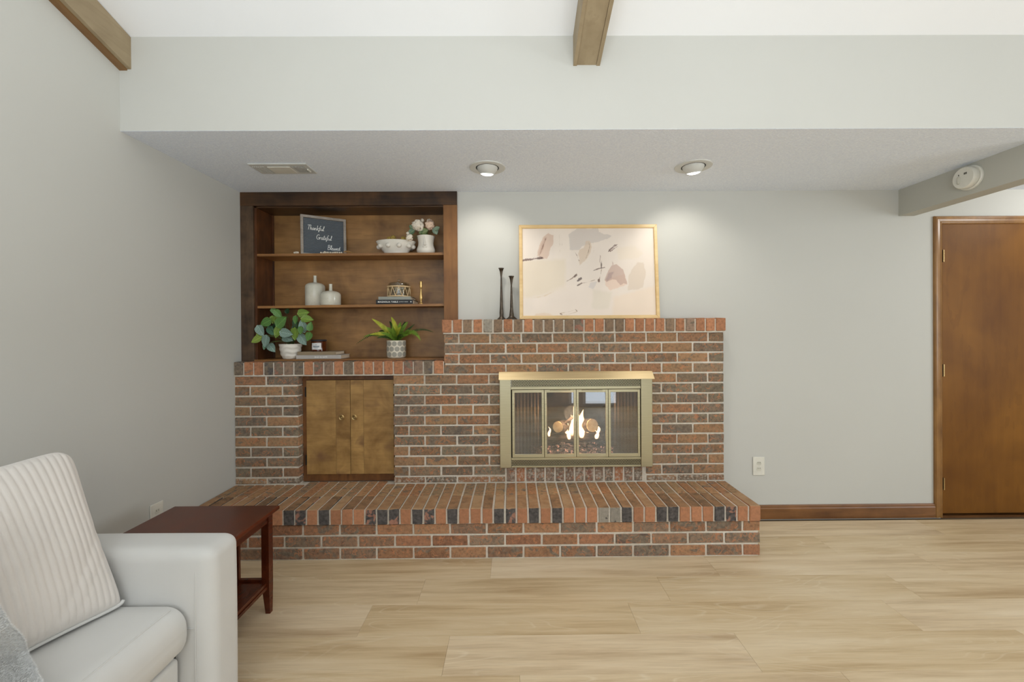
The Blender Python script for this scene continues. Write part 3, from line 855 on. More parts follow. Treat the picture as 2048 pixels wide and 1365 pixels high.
for (x, y, z0, h, r) in ((0.455, 0.09, 0.565, 0.20, 0.030), (0.490, 0.11, 0.575, 0.17, 0.028), (0.415, 0.10, 0.56, 0.15, 0.024), (0.47, 0.03, 0.56, 0.11, 0.022), (0.385, 0.03, 0.55, 0.09, 0.016), (0.575, 0.02, 0.555, 0.06, 0.016), (0.525, 0.10, 0.58, 0.075, 0.016),
                         (0.375, 0.09, 0.575, 0.08, 0.014), (0.25, 0.08, 0.56, 0.07, 0.011), (0.60, 0.09, 0.58, 0.06, 0.012)):
    bm = bmesh.new(); n = 9; ph = x * 40
    pts = [(x + 0.012 * math.sin(ph + i * 0.8) * i / n, y, z0 + h * i / (n - 1)) for i in range(n)]
    tube(bm, pts, [max(0.0008, r * math.sin(PI * (0.18 + 0.82 * i / (n - 1))) * (1.25 - 0.6 * i / n)) for i in range(n)], 12)
    obj('tongue', bm, MAT['flame'], fl_, smooth=True)
pl = bpy.data.lights.new('fire_light', 'POINT'); pl.energy = 6.0; pl.color = (1.0, 0.62, 0.34); pl.shadow_soft_size = 0.06
po = bpy.data.objects.new('fire_light', pl); COL.objects.link(po); po.location = (0.40, -0.02, 0.74)

# ---------------------------------------------------------------- ceiling fixtures of the low ceiling
MAT['whitemetal'] = plain('white_enamel', C(205, 205, 200), 0.4)
MAT['whiteplastic'] = plain('white_plastic', C(222, 219, 208), 0.35)
MAT['offwhite'] = plain('offwhite_plastic', C(206, 203, 190), 0.4)
t = NT('lit_bulb'); em = t.n('ShaderNodeEmission'); em.inputs[0].default_value = (1, 0.95, 0.85, 1); em.inputs[1].default_value = 6; t.l(em.outputs[0], t.out.inputs[0])
MAT['bulb'] = t.m
def eyeball(x, y, label, tilt_x):
    e = thing('recessed_light', (x, y, ZC), label, 'ceiling light', 'recessed eyeball lights in the low ceiling')
    bm = bmesh.new()
    lathe(bm, [(0.068, 0.0), (0.068, -0.004), (0.088, -0.0075), (0.103, -0.005), (0.105, 0.0)], x, y, ZC, 48, cap=False)
    obj('trim_ring', bm, MAT['whitemetal'], e, smooth=True, angle=50)
    obj('gap_ring', LA([(0.0665, -0.001), (0.0665, -0.0035), (0.061, -0.0035), (0.061, -0.001)], x, y, ZC, 40, cap=False), MAT['black'], e)
    bm = bmesh.new(); prof = []
    R = 0.066
    for i in range(13):
        a = -0.5 + 1.47 * i / 12
        prof.append((R * math.cos(a), -R * math.sin(a)))
    prof.append((0.044, -0.0535)); prof.append((0.042, -0.030))
    lathe(bm, prof, 0, 0, 0, 36, cap=False)
    rot = Matrix.Rotation(math.radians(15), 4, 'X') @ Matrix.Rotation(math.radians(tilt_x), 4, 'Y')
    bmesh.ops.transform(bm, verts=bm.verts[:], matrix=Matrix.Translation((x, y, ZC + 0.019)) @ rot)
    obj('eyeball', bm, MAT['whitemetal'], e, smooth=True, angle=40)
    bm = bmesh.new(); lathe(bm, [(0.0405, -0.048), (0.036, -0.0565), (0.024, -0.0625), (0.008, -0.065)], 0, 0, 0, 28)
    bmesh.ops.transform(bm, verts=bm.verts[:], matrix=Matrix.Translation((x, y, ZC + 0.019)) @ rot)
    obj('bulb', bm, MAT['bulb'], e, smooth=True)
    l = bpy.data.lights.new('spot_bulb_light', 'SPOT'); l.energy = 9.5; l.color = (1.0, 0.96, 0.87); l.spot_size = math.radians(104); l.spot_blend = 0.75; l.shadow_soft_size = 0.035
    lo = bpy.data.objects.new('spot_bulb_light', l); COL.objects.link(lo)
    d = Matrix.Rotation(math.radians(36), 4, 'X') @ Matrix.Rotation(math.radians(tilt_x), 4, 'Y') @ Vector((0, 0, -1)); p = Vector((x, y, ZC + 0.019)) + (rot @ Vector((0, 0, -1))) * 0.070
    lo.location = p; lo.rotation_euler = d.to_track_quat('-Z', 'Y').to_euler()
eyeball(-0.1445, -0.4365, 'white recessed eyeball light above the candlesticks, nearer the ceiling vent', 3)
eyeball(1.0600, -0.4420, 'white recessed eyeball light above the right end of the framed print', -8)
# bathroom-style vent
vt = thing('ceiling_vent', (-1.33, -0.44, ZC), 'flat white vent with light panel and grille in low ceiling above the bookcase', 'vent')
x0, x1, y0, y1 = -1.495, -1.165, -0.5165, -0.369
obj('frame', boxes((x0, x1, y0, y1, ZC - 0.008, ZC - 0.0002), bev=0.002), MAT['whitemetal'], vt)
obj('lens', BB(-1.402, -1.272, -0.484, -0.388, ZC - 0.0125, ZC - 0.0082, bev=0.0015), MAT['whiteplastic'], vt)
obj('grille_backing', BB(-1.258, -1.195, -0.482, -0.396, ZC - 0.0088, ZC - 0.0081), MAT['black'], vt)
for i in range(8):
    obj('slat', BB(-1.2575 + i * 0.0082, -1.2575 + i * 0.0082 + 0.0042, -0.4825, -0.3955, ZC - 0.0115, ZC - 0.0089), MAT['whitemetal'], vt)
obj('tab', BB(-1.190, -1.183, -0.45, -0.41, ZC - 0.016, ZC - 0.0081, bev=0.001), MAT['whiteplastic'], vt)
for i in range(6):
    obj('slat', BB(-1.485 + i * 0.0115, -1.485 + i * 0.0115 + 0.006, -0.484, -0.388, ZC - 0.0105, ZC - 0.0081), MAT['whitemetal'], vt)

# smoke alarm on the dropped beam
sa = thing('smoke_alarm', (2.667, -0.467, 2.181), 'round white smoke alarm on the side of the grey dropped beam', 'smoke alarm')
LX = 2.6665
def lathe_x(prof, x, y, z, seg=44):
    bm = bmesh.new(); rings = []
    for r, d in prof:
        rings.append([bm.verts.new((x + d, y + r * math.cos(2 * PI * i / seg), z + r * math.sin(2 * PI * i / seg))) for i in range(seg)])
    for a, b in zip(rings, rings[1:]):
        for i in range(seg): bm.faces.new((a[i], a[(i + 1) % seg], b[(i + 1) % seg], b[i]))
    bm.faces.new(rings[0]); bm.faces.new(rings[-1])
    return bm
obj('base_plate', lathe_x([(0.070, 0), (0.070, -0.009), (0.066, -0.013), (0.05, -0.013)], LX, -0.467, 2.181), MAT['whiteplastic'], sa, smooth=True, angle=35)
obj('cover', lathe_x([(0.060, -0.0135), (0.0625, -0.020), (0.0625, -0.040), (0.058, -0.047), (0.002, -0.049)], LX, -0.467, 2.181), MAT['whiteplastic'], sa, smooth=True, angle=35)
bm = bmesh.new(); box(bm, LX - 0.054, LX - 0.047, -0.467 + 0.012, -0.467 + 0.030, 2.150, 2.192, bev=0.006, seg=2)
obj('test_button', bm, MAT['offwhite'], sa, smooth=True, angle=50)
for i in range(3):
    obj('slot', BB(LX - 0.0497, LX - 0.0478, -0.478 - i * 0.006, -0.4755 - i * 0.006, 2.196, 2.207), MAT['black'], sa)
obj('slot', BB(LX - 0.0497, LX - 0.0478, -0.447, -0.444, 2.198, 2.206), MAT['black'], sa)

# outlets
def outlet(loc, rotz, label):
    o = thing('wall_outlet', (0, 0, 0), label, 'outlet', 'white duplex wall outlets')
    obj('plate', BB(-0.040, 0.040, -0.006, 0.0, -0.0635, 0.0635, bev=0.003, seg=2), MAT['whiteplastic'], o)
    for s in (1, -1):
        bm = bmesh.new(); poly = []
        for i in range(20):
            a = 2 * PI * i / 20; poly.append((0.0165 * math.cos(a), max(-0.0125, min(0.0125, 0.0165 * math.sin(a))) + s * 0.0195))
        prism(bm, poly, -0.0075, -0.0055)
        r = obj('receptacle', bm, MAT['offwhite'], o)
        for dx in (-0.0065, 0.0065):
            obj('slot', BB(dx - 0.0012, dx + 0.0012, -0.0079, -0.0074, s * 0.0195 + 0.001, s * 0.0195 + 0.009), MAT['black'], r)
    obj('screw', LA([(0.003, 0), (0.003, -0.0012)], 0, -0.006, 0, 10, 'y'), MAT['whitemetal'], o)
    o.location = loc; o.rotation_euler = (0, 0, rotz)
    return o
outlet((1.688, -0.0005, 0.3640), 0, 'white duplex outlet on the back wall right of the hearth')
outlet((XL + 0.0005, -0.724, 0.367), PI / 2, 'white duplex outlet on the left wall behind the end table')
#PART3
# ---------------------------------------------------------------- painted prints as coloured grids (flat artwork)
def paint_grid(name, W, H, nx, ny, fn, mat, parent, T):
    """a flat print: W x H metres, colours from fn(u, v) arrays; T maps local (x, 0, z) to the world"""
    u = (np.arange(nx) + 0.5) / nx; v = (np.arange(ny) + 0.5) / ny
    U_, V_ = np.meshgrid(u, v)
    rgb = fn(U_, V_)
    gx = np.linspace(0, W, nx + 1); gz = np.linspace(0, -H, ny + 1)
    X, Z = np.meshgrid(gx, gz)
    co = np.stack([X.ravel(), np.zeros(X.size), Z.ravel()], 1)
    idx = np.arange((nx + 1) * (ny + 1)).reshape(ny + 1, nx + 1)
    f = np.stack([idx[1:, :-1], idx[1:, 1:], idx[:-1, 1:], idx[:-1, :-1]], -1).reshape(-1, 4)
    me = bpy.data.meshes.new(name)
    me.from_pydata(co.tolist(), [], f.tolist())
    me.transform(T)
    ca = me.color_attributes.new('print', 'FLOAT_COLOR', 'CORNER')
    lin = np.where(rgb <= 0.04045, rgb / 12.92, ((rgb + 0.055) / 1.055) ** 2.4).reshape(-1, 3)
    arr = np.ones((lin.shape[0], 4, 4), np.float32); arr[:, :, :3] = lin[:, None, :]
    ca.data.foreach_set('color', arr.ravel())
    return link(name, me, mat, parent, (0, 0, 0))
t = NT('printed_surface'); at = t.n('ShaderNodeVertexColor'); at.layer_name = 'print'
t.principled(at.outputs[0], 0.45, 0)
MAT['print'] = t.m

def sd_poly(px, py, poly):
    """signed distance to a polygon (negative inside)"""
    P = np.array(poly, float); d = np.full(px.shape, 1e9); inside = np.zeros(px.shape, bool)
    n = len(P)
    for i in range(n):
        a, b = P[i], P[(i + 1) % n]; e = b - a
        wx, wy = px - a[0], py - a[1]
        h = np.clip((wx * e[0] + wy * e[1]) / (e @ e), 0, 1)
        d = np.minimum(d, np.hypot(wx - e[0] * h, wy - e[1] * h))
        c = (a[1] <= py) != (b[1] <= py)
        xi = a[0] + (py - a[1]) * e[0] / (e[1] if e[1] else 1e-9)
        inside ^= c & (px < xi)
    return np.where(inside, -d, d)
def sd_line(px, py, pts):
    d = np.full(px.shape, 1e9)
    for a, b in zip(pts, pts[1:]):
        a = np.array(a, float); b = np.array(b, float); e = b - a
        wx, wy = px - a[0], py - a[1]
        h = np.clip((wx * e[0] + wy * e[1]) / (e @ e + 1e-9), 0, 1)
        d = np.minimum(d, np.hypot(wx - e[0] * h, wy - e[1] * h))
    return d
def art(u, v):
    px = 470 + u * 1415; py = 147 + v * 925
    rs = np.random.RandomState(4)
    def lownoise(sx, sy, seed):
        r = np.random.RandomState(seed); g = r.rand(sy + 2, sx + 2)
        x = u * sx; y = v * sy; i = x.astype(int); j = y.astype(int); fx = x - i; fy = y - j
        fx = fx * fx * (3 - 2 * fx); fy = fy * fy * (3 - 2 * fy)
        return (g[j, i] * (1 - fx) + g[j, i + 1] * fx) * (1 - fy) + (g[j + 1, i] * (1 - fx) + g[j + 1, i + 1] * fx) * fy
    wob = (lownoise(40, 26, 1) - 0.5) * 26 + (lownoise(120, 80, 2) - 0.5) * 10
    fine = lownoise(200, 130, 3)
    c = np.zeros(u.shape + (3,)); c[:] = (0.918, 0.864, 0.815)
    def lay(d, col, soft, op):
        nonlocal c
        thin = soft <= 5
        a = np.clip(0.5 - (d + wob * (0.30 if thin else 0.50)) / soft, 0, 1)[..., None] * op * (0.74 if thin else 0.80)
        c = c * (1 - a) + np.array(col) / 255.0 * a
    lay(sd_poly(px, py, [(810, 140), (1000, 140), (990, 500), (930, 520), (820, 470)]), (239, 225, 211), 40, .8)
    lay(sd_poly(px, py, [(470, 495), (930, 480), (930, 800), (560, 880), (470, 870)]), (230, 214, 190), 40, .8)
    lay(sd_poly(px, py, [(930, 740), (1200, 700), (1560, 820), (1500, 1075), (560, 1075), (600, 900)]), (238, 223, 210), 50, .9)
    lay(sd_poly(px, py, [(1220, 800), (1420, 830), (1380, 1000), (1200, 1000)]), (226, 214, 196), 30, .8)
    lay(sd_poly(px, py, [(1440, 880), (1890, 760), (1905, 1075), (1420, 1075)]), (238, 216, 194), 40, .8)
    lay(sd_poly(px, py, [(1480, 360), (1680, 340), (1760, 420), (1700, 480), (1500, 480)]), (232, 216, 196), 30, .7)
    lay(sd_poly(px, py, [(975, 215), (1060, 155), (1290, 150), (1300, 190), (1425, 235), (1385, 268), (1255, 300), (1110, 345), (1075, 385), (980, 380)]), (203, 192, 184), 6, .85)
    lay(sd_poly(px, py, [(720, 215), (755, 205), (810, 225), (802, 300), (765, 395), (738, 470), (690, 465), (625, 440), (655, 335), (690, 260)]), (211, 180, 160), 6, .85)
    lay(sd_poly(px, py, [(690, 300), (720, 240), (740, 240), (690, 400), (655, 440), (640, 430)]), (186, 150, 132), 8, .45)
    lay(sd_line(px, py, [(725, 262), (690, 350), (655, 440)]) - 3, (120, 86, 70), 5, .9)
    lay(sd_line(px, py, [(470, 488), (520, 480), (580, 476), (620, 468), (685, 463)]) - 5 - 5 * fine, (84, 58, 52), 5, .9)
    lay(np.abs(sd_line(px, py, [(600, 466), (670, 462)]) - 9) - 2, (70, 48, 44), 3, .9)
    lay(sd_poly(px, py, [(1150, 285), (1205, 285), (1215, 350), (1195, 420), (1160, 475), (1085, 540), (1080, 470), (1070, 420), (1080, 380), (1130, 360)]), (214, 190, 166), 7, .8)
    lay(sd_line(px, py, [(1185, 300), (1195, 340), (1180, 400), (1150, 470)]) - 2, (120, 96, 76), 4, .7)
    lay(sd_line(px, py, [(1035, 400), (1058, 445), (1078, 495)]) - 1.5, (130, 100, 80), 4, .8)
    lay(sd_line(px, py, [(1232, 295), (1236, 410)]) - 1, (150, 124, 104), 4, .7)
    lay(sd_line(px, py, [(870, 220), (875, 400)]) - 1, (206, 190, 172), 4, .7)
    lay(sd_line(px, py, [(898, 230), (900, 330)]) - 1, (206, 190, 172), 4, .6)
    for a, b in (((1395, 398), (1490, 325)), ((1405, 380), (1470, 330)), ((1415, 396), (1492, 345))):
        lay(sd_line(px, py, [a, b]) - 3 - 4 * fine, (82, 56, 50), 4, .9)
    lay(sd_line(px, py, [(1305, 440), (1300, 500), (1318, 568)]) - 2, (120, 92, 78), 4, .8)
    lay(sd_line(px, py, [(1225, 602), (1280, 580), (1348, 568)]) - 3, (90, 70, 58), 4, .85)
    lay(sd_line(px, py, [(1316, 500), (1314, 570)]) - 4, (72, 58, 50), 4, .9)
    lay(sd_line(px, py, [(1318, 572), (1305, 640), (1284, 706)]) - 2, (124, 94, 76), 4, .8)
    lay(sd_line(px, py, [(1283, 700), (1284, 712)]) - 9, (90, 64, 54), 5, .9)
    lay(sd_line(px, py, [(943, 710), (1000, 680), (1050, 632)]) - 3, (112, 84, 68), 5, .85)
    lay(sd_line(px, py, [(1025, 662), (1048, 645)]) - 7, (84, 62, 54), 5, .9)
    lay(sd_line(px, py, [(1060, 708), (1095, 680)]) - 9, (82, 66, 62), 6, .9)
    lay(sd_line(px, py, [(1055, 755), (1100, 733)]) - 6, (92, 72, 62), 5, .9)
    lay(sd_line(px, py, [(1100, 733), (1170, 720), (1240, 698)]) - 2, (150, 126, 106), 4, .7)
    lay(sd_poly(px, py, [(1172, 770), (1190, 725), (1260, 720), (1250, 760), (1215, 790)]), (212, 202, 198), 6, .8)
    lay(sd_poly(px, py, [(1360, 760), (1345, 700), (1560, 640), (1588, 750), (1500, 775), (1405, 812)]), (230, 200, 180), 8, .9)
    lay(sd_poly(px, py, [(1345, 700), (1385, 600), (1400, 580), (1430, 545), (1480, 532), (1545, 590), (1588, 748), (1545, 735), (1508, 755), (1470, 700), (1430, 690), (1362, 722)]), (193, 162, 148), 5, .9)
    lay(sd_poly(px, py, [(1360, 700), (1395, 620), (1450, 610), (1420, 670), (1370, 720)]), (166, 140, 136), 12, .7)
    lay(sd_line(px, py, [(1430, 490), (1438, 535)]) - 4, (180, 150, 134), 6, .7)
    lay(sd_poly(px, py, [(1588, 810), (1605, 660), (1640, 590), (1700, 510), (1762, 515), (1785, 620), (1752, 775), (1690, 800)]), (218, 199, 180), 8, .85)
    lay(sd_line(px, py, [(595, 880), (700, 862), (800, 820)]) - 2, (220, 196, 166), 8, .7)
    lay(sd_poly(px, py, [(610, 1045), (700, 1035), (790, 1060), (780, 1078), (600, 1078)]), (228, 202, 178), 14, .8)
    lay(np.abs(sd_line(px, py, [(885, 1053), (960, 1040), (1030, 1020)]) - 12 - 0.0) - 2, (196, 172, 144), 5, .8)
    lay(sd_line(px, py, [(870, 1048), (890, 1060)]) - 4, (110, 84, 66), 4, .85)
    lay(sd_line(px, py, [(1030, 1005), (1046, 1025)]) - 3, (120, 94, 74), 4, .8)
    c += (lownoise(9, 6, 9) - 0.5)[..., None] * 0.02
    return np.clip(c, 0, 1)

pic = thing('framed_artwork', (0.515, -0.05, 1.3865), 'large abstract beige and mauve print in a thin pale wood frame leaning on the mantel', 'picture')
MAT['palewood'] = wood('pale_frame_wood', C(214, 178, 122), C(236, 206, 152), (3, 30, 30), 0.4, 0.4, 4)
PWd, PHt = 0.944, 0.648
lean = math.atan2(0.055, 0.64)
Tp = Matrix.Translation((0.0435, -0.074, 1.3870)) @ Matrix.Rotation(-lean, 4, 'X')
def inT(bm, T):
    bmesh.ops.transform(bm, verts=bm.verts[:], matrix=T); return bm
fw = 0.0205
def framebar(poly4):
    bm = bmesh.new()
    lo = [bm.verts.new((x, 0.0, z)) for x, z in poly4]
    hi_ = []
    cx = sum(p[0] for p in poly4) / 4; 
    a = [bm.verts.new((x, 0.022, z)) for x, z in poly4]
    bm.faces.new(lo); bm.faces.new(a[::-1])
    for i in range(4): bm.faces.new((lo[i], a[i], a[(i + 1) % 4], lo[(i + 1) % 4]))
    bmesh.ops.bevel(bm, geom=bm.edges[:], offset=0.0015, segments=1, affect='EDGES')
    return bm
W_, H_ = PWd, PHt
for pts in ([(0, 0), (W_, 0), (W_ - fw, fw), (fw, fw)], [(0, H_), (W_, H_), (W_ - fw, H_ - fw), (fw, H_ - fw)],
            [(0, 0), (fw, fw), (fw, H_ - fw), (0, H_)], [(W_, 0), (W_ - fw, fw), (W_ - fw, H_ - fw), (W_, H_)]):
    obj('frame_bar', inT(framebar(pts), Tp), MAT['palewood'], pic)
obj('inner_lip', inT(boxes((fw, W_ - fw, 0.004, 0.012, fw, fw + 0.003), (fw, W_ - fw, 0.004, 0.012, H_ - fw - 0.003, H_ - fw), (fw, fw + 0.003, 0.004, 0.012, fw, H_ - fw), (W_ - fw - 0.003, W_ - fw, 0.004, 0.012, fw, H_ - fw)), Tp), MAT['palewood'], pic)
paint_grid('print', W_ - 2 * fw, H_ - 2 * fw, 330, 220, art, MAT['print'], pic, Tp @ Matrix.Translation((fw, 0.010, H_ - fw)))
obj('backing', inT(BB(fw, W_ - fw, 0.0115, 0.018, fw, H_ - fw), Tp), MAT['subfloor'], pic)

# candlesticks on the mantel
MAT['bronze'] = plain('dark_bronze', C(84, 74, 64), 0.38, 0.8, var=0.3, nscale=60)
def mantel_candle(x, y, h, base, label):
    c = thing('candlestick', (x, y, 1.3865), label, 'candlestick', 'bronze candlesticks on the mantel')
    k = h / 0.343
    prof = [(base, 0.0), (base, 0.003), (base * 0.8, 0.008), (base * 0.45, 0.020), (0.0135, 0.045), (0.0105, 0.09 * k), (0.0085, 0.16 * k), (0.0062, 0.24 * k), (0.0052, h - 0.065)]
    obj('stem', LA(prof, x, y, 1.3865, 28), MAT['bronze'], c, smooth=True, angle=50)
    obj('cup', LA([(0.0050, h - 0.066), (0.0058, h - 0.055), (0.0095, h - 0.025), (0.0155, h - 0.006), (0.0185, h - 0.0045), (0.0185, h), (0.0150, h), (0.0085, h - 0.014)], x, y, 1.3865, 28), MAT['bronze'], c, smooth=True, angle=50)
mantel_candle(-0.078, -0.060, 0.3455, 0.0290, 'taller dark bronze candlestick with trumpet cup, farther from the framed print')
mantel_candle(-0.010, -0.066, 0.2910, 0.0380, 'shorter dark bronze candlestick with trumpet cup, right beside the framed print')

# ---------------------------------------------------------------- end table
tb = thing('end_table', (-1.36, -1.17, 0.0), 'dark cherry wooden end table with slatted side between the sofa arm and hearth', 'table')
TX0, TX1, TY0, TY1, TZ = -1.602, -1.108, -1.43, -0.917, 0.490
obj('tabletop', BB(TX0, TX1, TY0, TY1, TZ - 0.017, TZ, bev=0.003), MAT['w_table'], tb)
lx0, lx1, ly0, ly1 = TX0 + 0.025, -1.138, TY0 + 0.022, -0.926
for lx in (lx0, lx1 - 0.034):
    for ly in (ly0, ly1 - 0.034 + 0.0):
        bm = bmesh.new()
        s = 0.034
        rings = []
        for z, k in ((0.0, 0.62), (0.13, 1.0), (TZ - 0.018, 1.0)):
            sx0 = lx + s * (1 - k) * (1 if lx > -1.4 else 0); sx1 = sx0 + s * k
            sy0 = ly + s * (1 - k) * 0.5; sy1 = sy0 + s * k
            rings.append([bm.verts.new(p) for p in ((sx0, sy0, z), (sx1, sy0, z), (sx1, sy1, z), (sx0, sy1, z))])
        for a, b in zip(rings, rings[1:]):
            for i in range(4): bm.faces.new((a[i], a[(i + 1) % 4], b[(i + 1) % 4], b[i]))
        bm.faces.new(rings[0]); bm.faces.new(rings[-1])
        obj('leg', bm, MAT['w_table'], tb)
for b in ((lx0 + 0.034, lx1 - 0.034, ly1 - 0.030, ly1 - 0.012), (lx0 + 0.034, lx1 - 0.034, ly0 + 0.012, ly0 + 0.030)):
    obj('apron', BB(*b, TZ - 0.066, TZ - 0.0175), MAT['w_table'], tb)
for b in ((lx0 + 0.006, lx0 + 0.024), (lx1 - 0.024, lx1 - 0.005)):
    obj('apron', BB(*b, ly0 + 0.034, ly1 - 0.034, TZ - 0.066, TZ - 0.0175), MAT['w_table'], tb)
obj('lower_shelf', BB(lx0 + 0.012, lx1 - 0.012, ly0 + 0.034, ly1 - 0.034, 0.132, 0.148), MAT['w_table'], tb)
obj('rail', BB(lx0 + 0.034, lx1 - 0.034, ly1 - 0.028, ly1 - 0.010, 0.128, 0.158), MAT['w_table'], tb)
for lx in (lx0 + 0.008, lx1 - 0.026):
    obj('rail', BB(lx, lx + 0.018, ly0 + 0.034, ly1 - 0.034, 0.118, 0.1315), MAT['w_table'], tb)
for x in (-1.302, -1.341, -1.380, -1.419):
    obj('slat', BB(x, x + 0.020, ly1 - 0.026, ly1 - 0.012, 0.1585, TZ - 0.0665), MAT['w_table'], tb)

# ---------------------------------------------------------------- sofa
def fabric(name, col, nscale=900, bstr=0.25, rough=0.9, var=0.03, sheen=0.2):
    t = NT(name); v = t.coords()
    n = t.noise(v, 5, 2); f = t.noise(v, nscale, 2)
    c = t.ramp(n, [(0.3, tuple(x * (1 - var) for x in col[:3])), (0.7, tuple(x * (1 + var) for x in col[:3]))])
    t.principled(c, rough, 0, t.bump(f, bstr, 0.0006), Specular_IOR_Level=0.15, Sheen_Weight=sheen)
    return t.m
MAT['linen'] = fabric('ivory_linen', C(203, 201, 197))
MAT['linen_arm'] = MAT['linen']
MAT['pillow'] = fabric('plush_ivory_velvet', C(206, 199, 192), 500, 0.4, sheen=0.5)
def rounded(bm, x0, x1, y0, y1, z0, z1, r, seg=5, puff=0.0):
    vs = [bm.verts.new((x, y, z)) for z in (z0, z1) for y in (y0, y1) for x in (x0, x1)]
    idx = [(0, 2, 3, 1), (4, 5, 7, 6), (0, 1, 5, 4), (2, 6, 7, 3), (0, 4, 6, 2), (1, 3, 7, 5)]
    fs = [bm.faces.new([vs[i] for i in f]) for f in idx]
    es = list({e for f in fs for e in f.edges})
    bmesh.ops.bevel(bm, geom=es, offset=r, segments=seg, profile=0.5, affect='EDGES')
def rbox(bm, lo, hi, r, n=14, puff=(0, 0, 0)):
    lo = Vector(lo); hi = Vector(hi); r = Vector(r) if hasattr(r, '__len__') else Vector((r, r, r))
    il = lo + r; ih = hi - r
    def ticks(a, b, rr):
        m = 5; t_ = [a + rr * (1 - math.cos(PI / 2 * i / m)) for i in range(m)]
        k = max(2, n); t_ += [a + rr + (b - a - 2 * rr) * i / k for i in range(k + 1)]
        return t_ + [b - rr * (1 - math.cos(PI / 2 * (m - 1 - i) / m)) for i in range(m)]
    T = [ticks(lo[i], hi[i], r[i]) for i in range(3)]
    cache = {}
    def vert(q):
        k = tuple(round(c, 5) for c in q)
        if k not in cache:
            inn = Vector([min(max(q[i], il[i]), ih[i]) for i in range(3)])
            d = Vector([(q[i] - inn[i]) / r[i] for i in range(3)])
            if d.length > 1e-6:
                # cube corner coordinates are mapped onto the rounded corner
                m = max(abs(c) for c in d); d = d.normalized() * m
            p = inn + Vector([d[i] * r[i] for i in range(3)])
            c_ = (lo + hi) / 2; h = (hi - lo) / 2
            e = [1 - ((p[i] - c_[i]) / h[i]) ** 2 for i in range(3)]
            for i in range(3):
                if puff[i]:
                    s = (p[i] - c_[i]) / h[i]; a, b = [j for j in range(3) if j != i]
                    p[i] += puff[i] * s * max(0, e[a]) ** 0.6 * max(0, e[b]) ** 0.6
            cache[k] = bm.verts.new(p)
        return cache[k]
    for ax in range(3):
        a, b = [j for j in range(3) if j != ax]
        for side in (lo, hi):
            for i in range(len(T[a]) - 1):
                for j in range(len(T[b]) - 1):
                    vs = []
                    for u, v in ((i, j), (i + 1, j), (i + 1, j + 1), (i, j + 1)):
                        q = [0, 0, 0]; q[ax] = side[ax]; q[a] = T[a][u]; q[b] = T[b][v]
                        vs.append(vert(q))
                    if len(set(vs)) == 4: bm.faces.new(vs)
AZ, AXF = 0.622, -0.951
AY0, AY1 = -1.600, -1.452      # arm: near and far side
sofa = thing('sofa', (-1.40, -2.30, 0.0), 'ivory linen upholstered sofa with squared arm against the left wall', 'sofa')
# arm: side profile in x-z with a rounded front top corner, soft edges
def arm(name, y0, y1):
    bm = bmesh.new(); rbox(bm, (-1.80, y0, 0.03), (AXF, y1, AZ), (0.042, 0.036, 0.036), 10, (0.004, 0.004, 0.004))
    return obj(name, bm, MAT['linen'], sofa, smooth=True)
a = arm('arm', AY0, AY1)
arm('arm', -3.27, -3.12)
# seams around the front panel of the arm
sp_pts = [(AXF - 0.058, AY0 + 0.014, AZ - 0.008), (AXF - 0.050, AY0 + 0.004, AZ - 0.030), (AXF - 0.048, AY0 - 0.0005, AZ - 0.07), (AXF - 0.048, AY0 - 0.0030, AZ - 0.2), (AXF - 0.048, AY0 - 0.0038, AZ - 0.3), (AXF - 0.048, AY0 - 0.003, AZ - 0.42), (AXF - 0.048, AY0 + 0.000, 0.08)]
bm = bmesh.new(); tube(bm, sp_pts, 0.0014, 6); obj('seam', bm, MAT['linen'], sofa, smooth=True)
bm = bmesh.new(); tube(bm, [(AXF - 0.125, AY0 - 0.0034, 0.382), (AXF - 0.05, AY0 - 0.0030, 0.381)], 0.0012, 6); obj('seam', bm, MAT['linen'], sofa)
# seat cushion (rounded front), frame and front rail
def cushion(y0, y1, nm='seat_cushion'):
    bm = bmesh.new(); rbox(bm, (-1.64, y0, 0.306), (-1.012, y1, 0.462), (0.062, 0.020, 0.066), 14, (0, 0, 0.008))
    return obj(nm, bm, MAT['linen'], sofa, smooth=True)
c1 = cushion(-2.345, AY0 - 0.003)
cushion(-3.115, -2.352)
def seam_line(p0, p1, par):
    bm = bmesh.new(); tube(bm, [p0, p1], 0.0022, 6)
    obj('seam', bm, MAT['linen'], par)
seam_line((-1.052, -2.33, 0.4600), (-1.052, AY0 - 0.034, 0.4600), c1)
seam_line((-1.045, -2.33, 0.311), (-1.045, AY0 - 0.034, 0.311), c1)
bm = bmesh.new(); rbox(bm, (-1.62, -3.10, 0.06), (-1.040, AY0 - 0.012, 0.303), 0.016, 6)
obj('front_rail', bm, MAT['linen'], sofa, smooth=True, angle=60)
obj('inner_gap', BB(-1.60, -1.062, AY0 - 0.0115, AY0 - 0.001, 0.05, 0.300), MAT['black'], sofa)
obj('lining', BB(-1.60, -1.06, AY0 - 0.0115, AY0 - 0.001, 0.301, 0.36), MAT['whiteplastic'], sofa)
bm = bmesh.new(); rbox(bm, (-1.835, -3.27, 0.06), (-1.675, AY1 - 0.02, 0.80), 0.05, 8)
obj('backrest', bm, MAT['linen'], sofa, smooth=True, angle=60)
MAT['darkleg'] = plain('dark_sofa_foot', C(60, 42, 30), 0.4)
for x in (-1.78, -1.02):
    for y in (-3.22, -1.53):
        obj('foot', BB(x - 0.02, x + 0.02, y - 0.02, y + 0.02, 0.0, 0.06), MAT['darkleg'], sofa)

